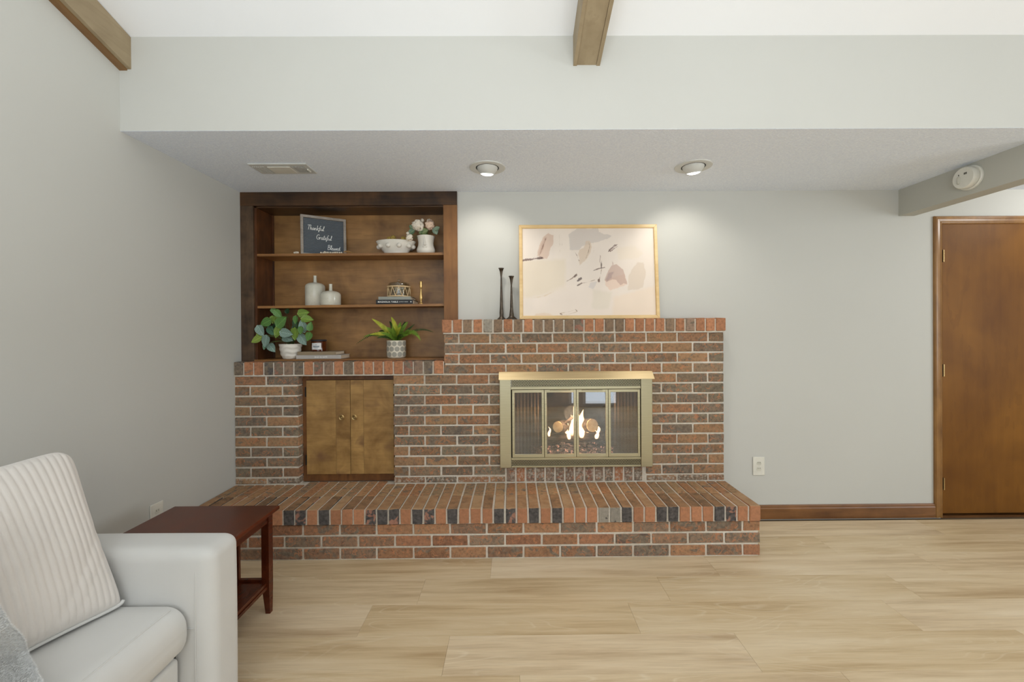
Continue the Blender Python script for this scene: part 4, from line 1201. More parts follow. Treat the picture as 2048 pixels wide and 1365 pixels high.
# quilted pillow leaning on the backrest
pil = thing('throw_pillow', (-1.33, -1.80, 0.468), 'large plush ivory pillow with vertical quilted channels leaning in the sofa corner', 'pillow')
def pillow_mesh():
    # corners: far bottom, far top, near top, near bottom
    FB = Vector((-1.205, -1.622, 0.474)); FT = Vector((-1.425, -1.560, 0.945))
    NB = Vector((-1.330, -2.07, 0.474)); NT_ = Vector((-1.575, -2.03, 0.915))
    nrm = (FT - FB).cross(NB - FB).normalized()
    if nrm.x < 0: nrm = -nrm
    N = 216; bm = bmesh.new(); grids = []
    for side in (1, -1):
        g = []
        for j in range(N + 1):
            v = j / N; r_ = []
            for i in range(N + 1):
                u = i / N
                # pulled-in edges between sharp corners
                pu = u + 0.0; pv = v
                eu = 4 * u * (1 - u); ev = 4 * v * (1 - v)
                cu = 0.5 + (u - 0.5) * (1 - 0.055 * ev); cv = 0.5 + (v - 0.5) * (1 - 0.05 * eu)
                # blunt the corners
                du, dv = cu - 0.5, cv - 0.5; k_ = (abs(2 * du) ** 9 * abs(2 * dv) ** 9) * (0.085 if dv > 0 else 0.02)
                cu -= du * k_ * 1.4; cv -= dv * k_ * 1.4
                p = (FB * (1 - cv) + FT * cv) * (1 - cu) + (NB * (1 - cv) + NT_ * cv) * cu
                th = 0.082 * (eu ** 0.42) * (ev ** 0.42)
                if side == 1:
                    ch = abs(math.sin(PI * (u * 27.0 + 0.12 * math.sin(v * 3))))
                    q = (ch ** 0.5) * 0.0048 * min(1, eu * 5) * min(1, ev * 6)
                    w = noise.noise(Vector((u * 9, v * 9, 1.3))) * 0.004
                    # soft diagonal creases near the far lower corner
                    dd = (u * 0.9 + v * 0.75)
                    cr = math.exp(-((dd - 0.36) / 0.025) ** 2) * 0.004 + math.exp(-((dd - 0.27) / 0.02) ** 2) * 0.002
                    cr *= max(0, 1 - dd * 1.4)
                    th += q + w * ev * eu - cr * 1.5
                    th += noise.noise(Vector((u * 60, v * 60, 3))) * 0.0008 * eu * ev
                r_.append(p + nrm * th * side)
            g.append(r_)
        grids.append(g)
    F = [[bm.verts.new(p) for p in r_] for r_ in grids[0]]
    Bk = [[None] * (N + 1) for _ in range(N + 1)]
    for j in range(N + 1):
        for i in range(N + 1):
            Bk[j][i] = F[j][i] if i in (0, N) or j in (0, N) else bm.verts.new(grids[1][j][i])
    for G in (F, Bk):
        for j in range(N):
            for i in range(N):
                bm.faces.new((G[j][i], G[j][i + 1], G[j + 1][i + 1], G[j + 1][i]))
    edge = [F[0][i].co.copy() for i in range(0, N + 1, 3)]
    edge2 = [F[j][0].co.copy() for j in range(0, N + 1, 3)]
    return bm, edge, edge2
bm, e1, e2 = pillow_mesh()
obj('cover', bm, MAT['pillow'], pil, smooth=True)
bm = bmesh.new()
path = e2[:2][::-1] + e1[1:]
# round the corner of the piping
for _ in range(3):
    path = [path[0]] + [(path[i - 1] + path[i] * 2 + path[i + 1]) / 4 for i in range(1, len(path) - 1)] + [path[-1]]
tube(bm, [p + Vector((0.006, 0.004, -0.001)) for p in path], 0.0055, 8)
obj('piping', bm, MAT['linen'], pil, smooth=True)

# fuzzy grey throw hanging over the seat, nearest the camera
MAT['throw'] = fabric('grey_plush_throw', C(222, 221, 218), 200, 0.8, sheen=0.8)
th = thing('throw_blanket', (-1.25, -2.05, 0.48), 'fluffy light grey throw blanket hanging over the sofa beside the pillow', 'blanket')
def throw_pt(u, v):
    """v runs down from the pillow top over the seat and its front"""
    path = [(-1.36, 0.90, -1.95), (-1.255, 0.84, -1.945), (-1.205, 0.74, -1.94), (-1.188, 0.62, -1.925), (-1.205, 0.53, -1.885), (-1.165, 0.494, -1.885), (-1.05, 0.490, -1.96), (-0.990, 0.46, -1.975), (-0.985, 0.36, -1.98), (-0.99, 0.16, -1.985)]
    s = v * (len(path) - 1); i = min(int(s), len(path) - 2); f = s - i
    x, z, y = [path[i][k] * (1 - f) + path[i + 1][k] * f for k in range(3)]
    y = y - 0.018 - u * 0.40 + 0.008 * math.sin(v * 19) * (1 - u)
    k = noise.noise(Vector((u * 5, v * 9, 2)))
    k2 = math.sin(u * 26 + v * 4) * 0.006
    return Vector((x + 0.010 * k + k2 + 0.004, y, z + 0.006 * k + abs(k2)))
bm = bmesh.new(); NU, NV = 40, 90
G = [[bm.verts.new(throw_pt(i / NU, j / NV)) for i in range(NU + 1)] for j in range(NV + 1)]
for j in range(NV):
    for i in range(NU): bm.faces.new((G[j][i], G[j][i + 1], G[j + 1][i + 1], G[j + 1][i]))
bmesh.ops.solidify(bm, geom=bm.faces[:], thickness=0.006)
obj('cloth', bm, MAT['throw'], th, smooth=True)
bm = bmesh.new(); rr = random.Random(2)
for i in range(60000):
    u = rr.random() ** 2.4; v = rr.random()
    p = throw_pt(u, v); n_ = Vector((1, 0.15, 0.5)).normalized() if v < 0.5 else Vector((0.6, 0.1, 0.8)).normalized()
    d = (n_ + Vector((rr.uniform(-.8, .8), rr.uniform(-.8, .8) + (0.6 if u < 0.04 else 0), rr.uniform(-.8, .5)))).normalized() * rr.uniform(0.003, 0.0075)
    s = d.cross(Vector((rr.random(), rr.random(), rr.random()))).normalized() * 0.0006
    q = p + n_ * 0.002
    bm.faces.new((bm.verts.new(q - s), bm.verts.new(q + s), bm.verts.new(q + d)))
f = obj('fuzz', bm, MAT['throw'], th); f['kind'] = 'stuff'
#PART4
# ---------------------------------------------------------------- top shelf
zs = lambda x: z1f(x) + 0.0003
MAT['greywood'] = wood('weathered_grey_wood', C(138, 128, 118), C(182, 172, 162), (6, 40, 40), 0.7, 0.4, 8)
MAT['felt'] = plain('slate_blue_felt', C(98, 104, 110), 0.95, var=0.08, nscale=200)
MAT['letterwhite'] = plain('white_letters', C(245, 245, 242), 0.5)
lb = thing('letter_board', (-1.36, 0.09, zs(-1.36)), 'slate blue letter board in grey wood frame with three white words', 'letter board')
LW, LH = 0.297, 0.278
LT = Matrix.Translation((-1.4575, 0.0125, zs(-1.4) + 0.0005)) @ Matrix.Rotation(math.atan2(0.153, 0.253), 4, 'Z') @ Matrix.Rotation(-math.radians(3), 4, 'X')
fwd = 0.0175
for b in ((0, LW, 0, 0.016, LH - fwd, LH), (0, LW, 0, 0.016, 0, fwd * 0.55), (0, fwd, 0, 0.016, fwd * 0.55, LH - fwd), (LW - fwd, LW, 0, 0.016, fwd * 0.55, LH - fwd)):
    obj('frame_bar', inT(BB(*b, bev=0.001), LT), MAT['greywood'], lb)
bm = bmesh.new(); poly = [(0.0145, fwd * 0.5)]
nr = 30
for i in range(nr):
    za_ = fwd * 0.5 + (LH - fwd * 1.5) * i / nr; zb_ = fwd * 0.5 + (LH - fwd * 1.5) * (i + 1) / nr
    poly += [(0.0095, za_ + 0.0006), (0.0070, za_ + 0.002), (0.0070, zb_ - 0.0028), (0.0095, zb_ - 0.0012)]
poly.append((0.0145, LH - fwd))
prismx(bm, poly, fwd * 0.9, LW - fwd * 0.9)
obj('felt', inT(bm, LT), MAT['felt'], lb)
iw = LW - 2 * fwd; ih = LH - 1.5 * fwd
GLY = {'T': (.50, [[(.02, .90), (.20, .97), (.60, .98)], [(.34, .97), (.26, .5), (.20, .02)]]),
 'h': (.40, [[(.12, 1.0), (.06, 0)], [(.06, .22), (.18, .45), (.28, .40), (.26, .10), (.34, 0), (.42, .10)]]),
 'a': (.44, [[(.34, .38), (.20, .46), (.05, .30), (.06, .08), (.18, 0), (.30, .14), (.36, .42), (.33, .10), (.40, 0), (.46, .10)]]),
 'n': (.40, [[(.04, .44), (.05, 0)], [(.05, .28), (.16, .45), (.27, .40), (.26, .10), (.34, 0), (.42, .10)]]),
 'k': (.38, [[(.14, 1.0), (.05, 0)], [(.32, .50), (.08, .22), (.28, 0), (.40, .08)]]),
 'f': (.34, [[(.40, .88), (.32, 1.0), (.22, .85), (.12, .2), (.06, -.30), (-.04, -.26), (.06, -.02), (.32, .12)], [(.02, .45), (.34, .48)]]),
 'u': (.44, [[(.04, .44), (.05, .10), (.15, 0), (.28, .12), (.33, .44), (.32, .08), (.40, 0), (.46, .08)]]),
 'l': (.22, [[(.0, .08), (.18, .60), (.22, .98), (.12, .96), (.06, .30), (.10, .02), (.24, .08)]]),
 'G': (.62, [[(.58, .85), (.40, 1.0), (.15, .85), (.05, .45), (.15, .08), (.38, 0), (.54, .16), (.58, .44), (.36, .42)]]),
 'r': (.28, [[(.04, .44), (.05, 0)], [(.05, .26), (.14, .43), (.28, .42)]]),
 't': (.26, [[(.15, .88), (.08, .15), (.14, 0), (.28, .10)], [(-.02, .60), (.30, .63)]]),
 'e': (.32, [[(.02, .18), (.25, .26), (.24, .42), (.12, .44), (.04, .25), (.08, .05), (.20, 0), (.34, .10)]]),
 'B': (.56, [[(.14, .98), (.08, 0)], [(.04, .92), (.35, 1.0), (.48, .80), (.36, .58), (.12, .54)], [(.12, .54), (.42, .50), (.52, .25), (.38, .03), (.06, 0)]]),
 's': (.28, [[(.0, .05), (.18, .44), (.20, .28), (.26, .12), (.16, 0), (.02, .04)]]),
 'd': (.48, [[(.34, .38), (.20, .46), (.05, .30), (.06, .08), (.18, 0), (.30, .14), (.42, 1.0), (.35, .15), (.42, 0), (.50, .08)]])}
def chaikin(p, n=2):
    for _ in range(n):
        q = [p[0]]
        for a, b in zip(p, p[1:]):
            q += [(a[0] * .75 + b[0] * .25, a[1] * .75 + b[1] * .25), (a[0] * .25 + b[0] * .75, a[1] * .25 + b[1] * .75)]
        p = q + [p[-1]]
    return p
for s, u, v in (('Thankful', 0.30, 0.665), ('Grateful', 0.50, 0.415), ('Blessed', 0.745, 0.145)):
    S = 0.0345; wd = sum(GLY[c][0] for c in s) * S
    x0_ = 0.0175 + (LW - 0.035) * u - wd / 2
    zb_ = fwd * 0.5 + (LH - 1.5 * fwd) * v
    bm = bmesh.new(); x = x0_
    for c in s:
        ad, st = GLY[c]
        for pl_ in st:
            pp = chaikin(pl_, 1 if len(pl_) < 3 else 2)
            tube(bm, [(x + q[0] * S + q[1] * S * 0.10, 0.0052, zb_ + q[1] * S) for q in pp], 0.00175, 6)
        x += ad * S
    obj('lettering', inT(bm, LT), MAT['letterwhite'], lb)

MAT['bead'] = plain('white_wood_bead', C(226, 214, 196), 0.6)
MAT['jute'] = plain('tan_jute', C(176, 134, 84), 0.85, var=0.25, nscale=300)
gd = thing('bead_garland', (-1.28, 0.0, zs(-1.28)), 'string of cream wooden beads with tan jute tassel along the letter board foot', 'garland')
rr = random.Random(8)
bx = [(-1.500, .012, .0075), (-1.486, .006, .0080), (-1.472, .000, .0070)]
for i in range(12): bx.append((-1.318 + i * 0.0125, 0.010 + 0.006 * math.sin(i * 1.3), 0.0062 + (0.0025 if i == 2 else 0)))
for x, y, r in bx:
    bm = bmesh.new(); ball(bm, (x, y, zs(x) + r), r, 2); obj('bead', bm, MAT['bead'], gd, smooth=True)
bm = bmesh.new()
for i in range(90):
    a = rr.uniform(-0.5, 0.5); L = rr.uniform(0.03, 0.07); x0_ = -1.170; 
    tube(bm, [(x0_, 0.018, zs(x0_) + 0.009), (x0_ + L * 0.5, 0.018 + L * 0.3 * a, zs(x0_) + 0.010 + rr.uniform(0, 0.010)), (x0_ + L, 0.018 + L * 0.5 * a, zs(x0_) + 0.002 + rr.uniform(0, 0.006))], 0.0009, 4)
obj('tassel', bm, MAT['jute'], gd)

MAT['ceramic'] = plain('matte_white_ceramic', C(232, 226, 215), 0.45, var=0.02)
bw = thing('pedestal_bowl', (-0.826, 0.098, zs(-0.826)), 'wide white ceramic bowl with round knobs around its side on the top shelf', 'bowl')
bprof = [(0.078, 0.0), (0.080, 0.004), (0.078, 0.010), (0.095, 0.030), (0.118, 0.058), (0.134, 0.082), (0.140, 0.094), (0.136, 0.0965), (0.130, 0.088), (0.108, 0.052), (0.075, 0.022), (0.01, 0.016)]
bz = zs(-0.826)
bm = LA(bprof, 0, 0, 0, 56)
for v in bm.verts: v.co = Vector((-0.826 + v.co.x, 0.098 + v.co.y * 0.66, bz + v.co.z))
obj('bowl_body', bm, MAT['ceramic'], bw, smooth=True, angle=60)
for i in range(10):
    a = -PI / 2 + (i - 0.5) * 2 * PI / 10 + 0.03
    r = 0.121
    bm = bmesh.new(); ball(bm, (-0.826 + r * math.cos(a), 0.098 + 0.66 * r * math.sin(a), bz + 0.058), 0.0175, 2)
    obj('knob', bm, MAT['ceramic'], bw, smooth=True)
MAT['moss'] = plain('dry_yellow_moss', C(178, 150, 76), 0.95, var=0.4, nscale=90)
for x, y, z, r, mlab in ((-0.875, 0.10, 0.092, 0.018, 'leftmost yellowish moss ball peeking over the rim of the white bowl'), (-0.842, 0.085, 0.096, 0.019, 'second yellowish moss ball from the left, highest over the white bowl rim'), (-0.775, 0.10, 0.092, 0.018, 'yellowish moss ball right of the bowl centre, peeking over the rim'), (-0.745, 0.09, 0.090, 0.016, 'rightmost yellowish moss ball in the white bowl, nearest the flowers')):
    bm = bmesh.new(); ball(bm, (0, 0, 0), r, 2)
    for v in bm.verts: v.co *= 1 + 0.14 * noise.noise(v.co * 200)
    bmesh.ops.translate(bm, verts=bm.verts[:], vec=(x, y, bz + z + 0.024))
    tag(obj('moss_ball', bm, MAT['moss'], None, smooth=True), mlab, 'moss ball', 'moss balls in the white bowl')

fv = thing('face_vase', (-0.612, 0.085, zs(-0.61)), 'white ceramic vase with a sculpted nose and lips holding pale flowers', 'vase')
vz = zs(-0.61); vx, vy = -0.612, 0.085
bm = LA([(0.050, 0.0), (0.055, 0.003), (0.0635, 0.022), (0.064, 0.034), (0.058, 0.050), (0.053, 0.066), (0.0525, 0.085), (0.057, 0.108), (0.0625, 0.128), (0.0600, 0.1285), (0.054, 0.106), (0.050, 0.08), (0.01, 0.012)], vx, vy, vz, 48)
obj('vase_body', bm, MAT['ceramic'], fv, smooth=True, angle=60)
bm = bmesh.new(); q = math.radians(0); nx_ = vx + 0.004
for (a, b) in (((nx_ - 0.003, vy - 0.058, vz + 0.122), 0.0035), ):
    pass
ring = []
for z, w, d in ((0.122, 0.003, 0.0575), (0.105, 0.0035, 0.0620), (0.085, 0.005, 0.0640), (0.066, 0.008, 0.0690), (0.058, 0.0105, 0.0695), (0.053, 0.009, 0.0600)):
    ring.append([bm.verts.new(p) for p in ((nx_ - w, vy - d * 0.80, vz + z), (nx_ - w * 0.35, vy - d, vz + z), (nx_ + w * 0.35, vy - d, vz + z), (nx_ + w, vy - d * 0.80, vz + z))])
for a, b in zip(ring, ring[1:]):
    for i in range(3): bm.faces.new((a[i], a[i + 1], b[i + 1], b[i]))
bm.faces.new(ring[0]); bm.faces.new(ring[-1])
obj('nose', bm, MAT['ceramic'], fv, smooth=True, angle=50)
bm = bmesh.new()
for z, s in ((0.045, 1), (0.039, 0.9)):
    tube(bm, [(nx_ + s * t_ * 0.017, vy - 0.0595 - 0.003 * (1 - t_ * t_), vz + z + 0.0015 * abs(t_)) for t_ in (-1, -.5, 0, .5, 1)], [0.0008, 0.003, 0.0034, 0.003, 0.0008], 8)
obj('lips', bm, MAT['ceramic'], fv, smooth=True)

MAT['petal'] = plain('ivory_petal', C(240, 228, 210), 0.6, var=0.05)
MAT['petalp'] = plain('blush_petal', C(236, 206, 182), 0.6, var=0.06)
def leaf_shape(bm, T, L, Wd, cup=0.12, droop=0.15, heart=True, nu=8, nv=6):
    G = []
    for i in range(nu + 1):
        s = i / nu
        if heart: w = Wd * (math.sin(PI * min(1, s ** 0.62)) ** 0.75) if 0 < s < 1 else 0.0
        else: w = Wd * math.sin(PI * s) ** 0.8 if 0 < s < 1 else 0.0
        w = max(w, Wd * 0.02)
        row_ = []
        for j in range(nv + 1):
            q = j / nv * 2 - 1
            back = -0.10 * L * (q * q) * (1 - s) ** 3 if heart else 0
            row_.append(bm.verts.new(T @ Vector((s * L + back, q * w / 2, -droop * L * s * s + cup * Wd * q * q))))
        G.append(row_)
    for a, b in zip(G, G[1:]):
        for j in range(nv): bm.faces.new((a[j], a[j + 1], b[j + 1], b[j]))
def orient(p, d, n):
    d = Vector(d).normalized(); n = Vector(n); n = (n - d * n.dot(d)).normalized(); b = n.cross(d)
    M_ = Matrix((d, b, n)).transposed().to_4x4(); M_.translation = p
    return M_
def flower(par, c, r, mat, seed, nm='flower'):
    bm = bmesh.new(); rr = random.Random(seed); n = 34
    for k in range(n):
        f = (k + 0.5) / n; inc = math.acos(1 - 1.55 * f); az = k * 2.39996
        d = Vector((math.sin(inc) * math.cos(az), -math.cos(inc), math.sin(inc) * math.sin(az)))
        tng = Vector((rr.uniform(-1, 1), rr.uniform(-1, 1), rr.uniform(-1, 1)))
        tng = (d.cross(tng)).normalized()
        p = Vector(c) + d * r * (0.55 + 0.25 * rr.random()) - tng * r * 0.32
        leaf_shape(bm, orient(p, tng + d * 0.35, d), r * 0.78, r * 0.72, -0.25, 0.25, False, 4, 4)
    obj(nm, bm, mat, par, smooth=True)
bq = thing('flower_bouquet', (vx, vy, vz + 0.06), 'bouquet of artificial ivory and blush flowers with sage leaves in the face vase', 'flowers')
FX = lambda px: -0.612 + (px - 852) * 0.00352
FZ = lambda py: vz + 0.1285 - (py - 467) * 0.00351
MAT['stem'] = plain('green_stem', C(88, 104, 52), 0.7)
fls = [(838.6, 447, 0.049, 'petal', 0.05), (861, 446, 0.042, 'petalp', 0.06), (859, 437, 0.020, 'petal', 0.08), (823.5, 473, 0.030, 'petal', 0.02), (819.5, 464, 0.013, 'petal', 0.03), (868, 452, 0.018, 'petalp', 0.08), (846, 436, 0.016, 'petal', 0.07)]
for i, (px, py, r, m, y) in enumerate(fls):
    flower(bq, (FX(px), y, FZ(py)), r, MAT[m], i)
    bm = bmesh.new(); tube(bm, [(vx + (FX(px) - vx) * 0.15, vy, vz + 0.05), (vx + (FX(px) - vx) * 0.3, vy - 0.01, vz + 0.13), (FX(px), y + r * 0.3, FZ(py) - r * 0.3)], 0.0018, 6)
    obj('stem', bm, MAT['stem'], bq, smooth=True)
def leafmat(name, stripes=True):
    t = NT(name); oi = t.n('ShaderNodeObjectInfo')
    g = t.n('ShaderNodeTexCoord').outputs['Generated']; sp = t.n('ShaderNodeSeparateXYZ')
    uv = t.n('ShaderNodeUVMap').outputs[0]; t.l(uv, sp.inputs[0])
    ay = t.math('ABSOLUTE', t.math('SUBTRACT', sp.outputs[1], 0.5))
    if stripes:
        s = t.math('SINE', t.math('MULTIPLY', t.math('SUBTRACT', sp.outputs[0], t.math('MULTIPLY', ay, 0.9)), 46.0))
        m = t.math('MULTIPLY_ADD', s, 0.5, 0.5)
        mid = t.math('LESS_THAN', ay, 0.025)
        m = t.math('MAXIMUM', m, mid)
        col = t.mix(t.math('MULTIPLY_ADD', m, 0.68, 0.16), C(30, 66, 38), oi.outputs['Color'])
    else:
        col = t.mix(t.math('MULTIPLY', t.math('LESS_THAN', ay, 0.04), 0.4), oi.outputs['Color'], C(190, 200, 160))
    t.principled(col, 0.42, 0, Specular_IOR_Level=0.4)
    return t.m
MAT['leaf'] = leafmat('variegated_leaf'); MAT['sage'] = leafmat('sage_leaf', False)
def leaf_obj(par, T, L, Wd, mat, col, name='leaf', **k):
    bm = bmesh.new(); nu = k.get('nu', 8); nv = k.get('nv', 6)
    leaf_shape(bm, Matrix.Identity(4), L, Wd, **k)
    uvl = bm.loops.layers.uv.new('uv')
    for f in bm.faces:
        for lp in f.loops:
            lp[uvl].uv = (lp.vert.co.x / L, lp.vert.co.y / Wd + 0.5)
    bmesh.ops.transform(bm, verts=bm.verts[:], matrix=T)
    o = obj(name, bm, mat, par, smooth=True)
    o.color = C(*col)
    return o
for px, py, L, ang, col in ((828, 459, 0.045, 215, (96, 120, 92)), (848, 461, 0.055, 20, (120, 134, 88)), (872, 458, 0.042, -60, (132, 150, 132)), (875, 455, 0.036, 30, (120, 140, 116)), (852, 464, 0.04, 160, (80, 100, 60)), (826, 452, 0.03, 120, (104, 124, 96))):
    a = math.radians(ang); d = Vector((math.cos(a), -0.15, math.sin(a)))
    leaf_obj(bq, orient(Vector((FX(px), 0.045, FZ(py))) - d * L / 2, d, (0.15, -1, 0.3)), L * 1.3, L * 0.95, MAT['sage'], col, cup=0.15, droop=0.1, heart=False)

# ---------------------------------------------------------------- middle shelf
zm = lambda x: z2f(x) + 0.0003
t = NT('speckled_glaze'); v = t.coords(rand=5)
n = t.noise(v, 8, 3); sp_ = t.noise(v, 260, 2)
col = t.mix(t.ramp(sp_, [(0.62, (0, 0, 0)), (0.7, (0.35, 0.35, 0.35))]), t.ramp(n, [(0.3, C(200, 198, 184)), (0.7, C(224, 218, 202))]), C(150, 140, 122))
t.principled(col, 0.16, 0, t.bump(n, 0.3, 0.004))
MAT['glaze'] = t.m
def bottle(x, y, r, hb, hn, label):
    b = thing('bottle_vase', (x, y, zm(x)), label, 'vase', 'bottle vases on the middle shelf')
    z = zm(x)
    sh = 0.030
    prof = [(r * 0.96, 0), (r, 0.004), (r, hb - sh)]
    for i in range(1, 7):
        a = PI / 2 * i / 6; prof.append((r - (r - 0.016) * (1 - math.cos(a)) ** 1.0 * 1.0, hb - sh + sh * math.sin(a)))
    obj('vase_body', LA(prof + [(0.0135, hb + 0.001), (0.0130, hb + 0.0012)], x, y, z, 48), MAT['glaze'], b, smooth=True, angle=60)
    obj('neck', LA([(0.0132, hb), (0.0112, hb + 0.008), (0.0105, hn - 0.01), (0.0118, hn), (0.0085, hn), (0.0080, hn - 0.02)], x, y, z, 28), MAT['glaze'], b, smooth=True, angle=60)
bottle(-1.410, 0.118, 0.0660, 0.168, 0.2175, 'taller white speckled bottle vase with a thin neck on the middle shelf')
bottle(-1.279, 0.070, 0.0670, 0.103, 0.151, 'shorter squat speckled bottle vase in front of the taller one, middle shelf')

MAT['page'] = plain('book_pages', C(222, 204, 180), 0.85, var=0.05, nscale=400)
def book(x0, x1, y0, y1, z0, z1, cover, label, txts=(), rot=0.0, group=None):
    c = Vector(((x0 + x1) / 2, (y0 + y1) / 2, z0))
    b = thing('book', (0, 0, 0), label, 'book', group)
    hx, hy, h = (x1 - x0) / 2, (y1 - y0) / 2, z1 - z0
    bm = boxes((-hx, hx, -hy, hy, 0, 0.0022), (-hx, hx, -hy, hy, h - 0.0022, h), (-hx, hx, -hy, -hy + 0.0025, 0.0022, h - 0.0022), bev=0.0004)
    obj('cover', bm, cover, b)
    obj('pages', BB(-hx + 0.004, hx - 0.004, -hy + 0.0026, hy - 0.004, 0.0023, h - 0.0023), MAT['page'], b)
    for s, sz, xo, m, sp in txts:
        text_mesh(s, sz, m, b, (xo, -hy - 0.0001, h / 2), shear=0, ext=0.0002, off=0.0002 if sz > 0.008 else 0, space=sp)
    b.location = c; b.rotation_euler = (0, 0, rot)
    return b
MAT['blackcover'] = plain('black_book_cloth', C(38, 38, 42), 0.6)
MAT['greycover'] = plain('grey_green_book_cloth', C(150, 152, 144), 0.7)
MAT['tancover'] = plain('taupe_book_cloth', C(148, 130, 104), 0.7)
MAT['silvercover'] = plain('light_grey_book_cloth', C(188, 182, 176), 0.6)
zb1 = zm(-0.81) + 0.0008
book(-0.944, -0.690, 0.012, 0.188, zb1, zb1 + 0.0300, MAT['blackcover'], 'thick black book with white spine lettering under the glass jar', [('MAGNOLIA TABLE', 0.0150, -0.045, MAT['letterwhite'], 1.15), ('JOANNA GAINES', 0.0075, 0.062, MAT['letterwhite'], 1.1), ('M', 0.011, 0.113, MAT['letterwhite'], 1)], 0.0, 'books on the middle shelf')
book(-0.930, -0.706, 0.020, 0.182, zb1 + 0.0304, zb1 + 0.0520, MAT['greycover'], 'thin grey green book on top of the black one, middle shelf', rot=0.0, group='books on the middle shelf')

t = NT('jar_glass'); 
tr = t.n('ShaderNodeBsdfTransparent'); tr.inputs[0].default_value = (0.93, 0.94, 0.92, 1); gl = t.n('ShaderNodeBsdfGlossy'); gl.inputs['Roughness'].default_value = 0.03
fr = t.n('ShaderNodeLayerWeight'); fr.inputs[0].default_value = 0.35; mx = t.n('ShaderNodeMixShader'); t.l(t.math('MULTIPLY_ADD', t.math('POWER', fr.outputs[1], 2.0), 0.6, 0.05, clamp=True), mx.inputs[0])
t.l(tr.outputs[0], mx.inputs[1]); t.l(gl.outputs[0], mx.inputs[2]); t.l(mx.outputs[0], t.out.inputs[0])
MAT['jar'] = t.m
MAT['rattan'] = plain('pale_rattan', C(226, 196, 152), 0.6, var=0.08, nscale=200)
zj = zb1 + 0.0524; jx, jy = -0.809, 0.101
jar = thing('lidded_jar', (jx, jy, zj), 'lidded glass jar in a pale zigzag rattan sleeve on the two books', 'jar')
obj('glass_body', LA([(0.0715, 0.001), (0.073, 0.004), (0.073, 0.092), (0.0700, 0.0965), (0.0685, 0.092), (0.0685, 0.008), (0.02, 0.006)], jx, jy, zj, 44), MAT['jar'], jar, smooth=True, angle=40)
lid = obj('lid', LA([(0.060, 0.093), (0.0665, 0.094), (0.0665, 0.099), (0.058, 0.105), (0.016, 0.108), (0.004, 0.108)], jx, jy, zj, 40), MAT['jar'], jar, smooth=True, angle=40)
bm = bmesh.new(); ball(bm, (jx, jy, zj + 0.120), 0.0125, 3); obj('lid_knob', bm, MAT['jar'], lid, smooth=True)
def ringtube(bm, r, z, tr_, n=48):
    tube(bm, [(jx + r * math.cos(2 * PI * i / n), jy + r * math.sin(2 * PI * i / n), z) for i in range(n + 1)], tr_, 6, False)
for z, w in ((zj + 0.0052, 0.0045), (zj + 0.0735, 0.0050)):
    bm = bmesh.new(); ringtube(bm, 0.0785, z, w); obj('rattan_hoop', bm, MAT['rattan'], jar, smooth=True)
nz_ = 11
for i in range(nz_ * 2):
    a0 = PI * i / nz_ + 0.1; a1 = PI * (i + 1) / nz_ + 0.1
    z0_, z1_ = (zj + 0.008, zj + 0.070) if i % 2 == 0 else (zj + 0.070, zj + 0.008)
    bm = bmesh.new(); tube(bm, [(jx + 0.0785 * math.cos(a0 + (a1 - a0) * s), jy + 0.0785 * math.sin(a0 + (a1 - a0) * s), z0_ + (z1_ - z0_) * s) for s in (0, .33, .66, 1)], 0.0021, 6)
    obj('rattan_strut', bm, MAT['rattan'], jar, smooth=True)

MAT['gold'] = plain('polished_gold_brass', C(222, 188, 124), 0.32, 0.9)
cz = zm(-0.64); cx_ = -0.641
cs = thing('candlestick', (cx_, 0.045, cz), 'small polished brass candlestick beside the books on the middle shelf', 'candlestick')
obj('stem', LA([(0.0185, 0), (0.0185, 0.003), (0.012, 0.008), (0.0065, 0.014), (0.0055, 0.020), (0.0095, 0.030), (0.0125, 0.042), (0.0120, 0.056), (0.0080, 0.076), (0.0050, 0.095), (0.0042, 0.108)], cx_, 0.045, cz, 28), MAT['gold'], cs, smooth=True, angle=60)
obj('cup', LA([(0.0042, 0.108), (0.0085, 0.114), (0.0100, 0.124), (0.0092, 0.140), (0.0100, 0.156), (0.0112, 0.159), (0.0085, 0.159), (0.0070, 0.14)], cx_, 0.045, cz, 28), MAT['gold'], cs, smooth=True, angle=60)

# ---------------------------------------------------------------- bottom shelf
ZB = 1.1243
px_, py_ = -1.561, 0.066
pot = thing('potted_plant', (px_, py_, ZB), 'leafy plant with striped green and silver leaves in a white wavy pot', 'plant')
bm = LA([(0.044, 0), (0.048, 0.003), (0.058, 0.022), (0.064, 0.045), (0.0685, 0.070), (0.0725, 0.095), (0.0735, 0.103), (0.0690, 0.104), (0.066, 0.09), (0.01, 0.085)], px_, py_, ZB, 64)
bmesh.ops.subdivide_edges(bm, edges=[e for e in bm.edges if abs(e.verts[0].co.z - e.verts[1].co.z) > 0.01], cuts=4, use_grid_fill=True)
for v in bm.verts:
    d = Vector((v.co.x - px_, v.co.y - py_, 0)); r = d.length
    if r > 0.03 and v.co.z < ZB + 0.1:
        a = math.atan2(d.y, d.x); z = v.co.z - ZB
        w = math.sin(z * 190 + 2.2 * math.sin(a * 2 + 0.5) + 1.2 * math.sin(a * 5)) * 0.0020 * min(1, z / 0.02) * min(1, (0.104 - z) / 0.02)
        v.co += d / r * w
obj('pot', bm, MAT['ceramic'], pot, smooth=True, angle=60)
PX = lambda z: -1.7754 + (500 + z * 0.09766 - 517) * 0.003482
PZ = lambda z: 1.2381 - (600 + z * 0.09766 - 686) * 0.003473
GR, YG, SV, DK = (120, 168, 84), (164, 196, 84), (170, 196, 186), (52, 92, 50)
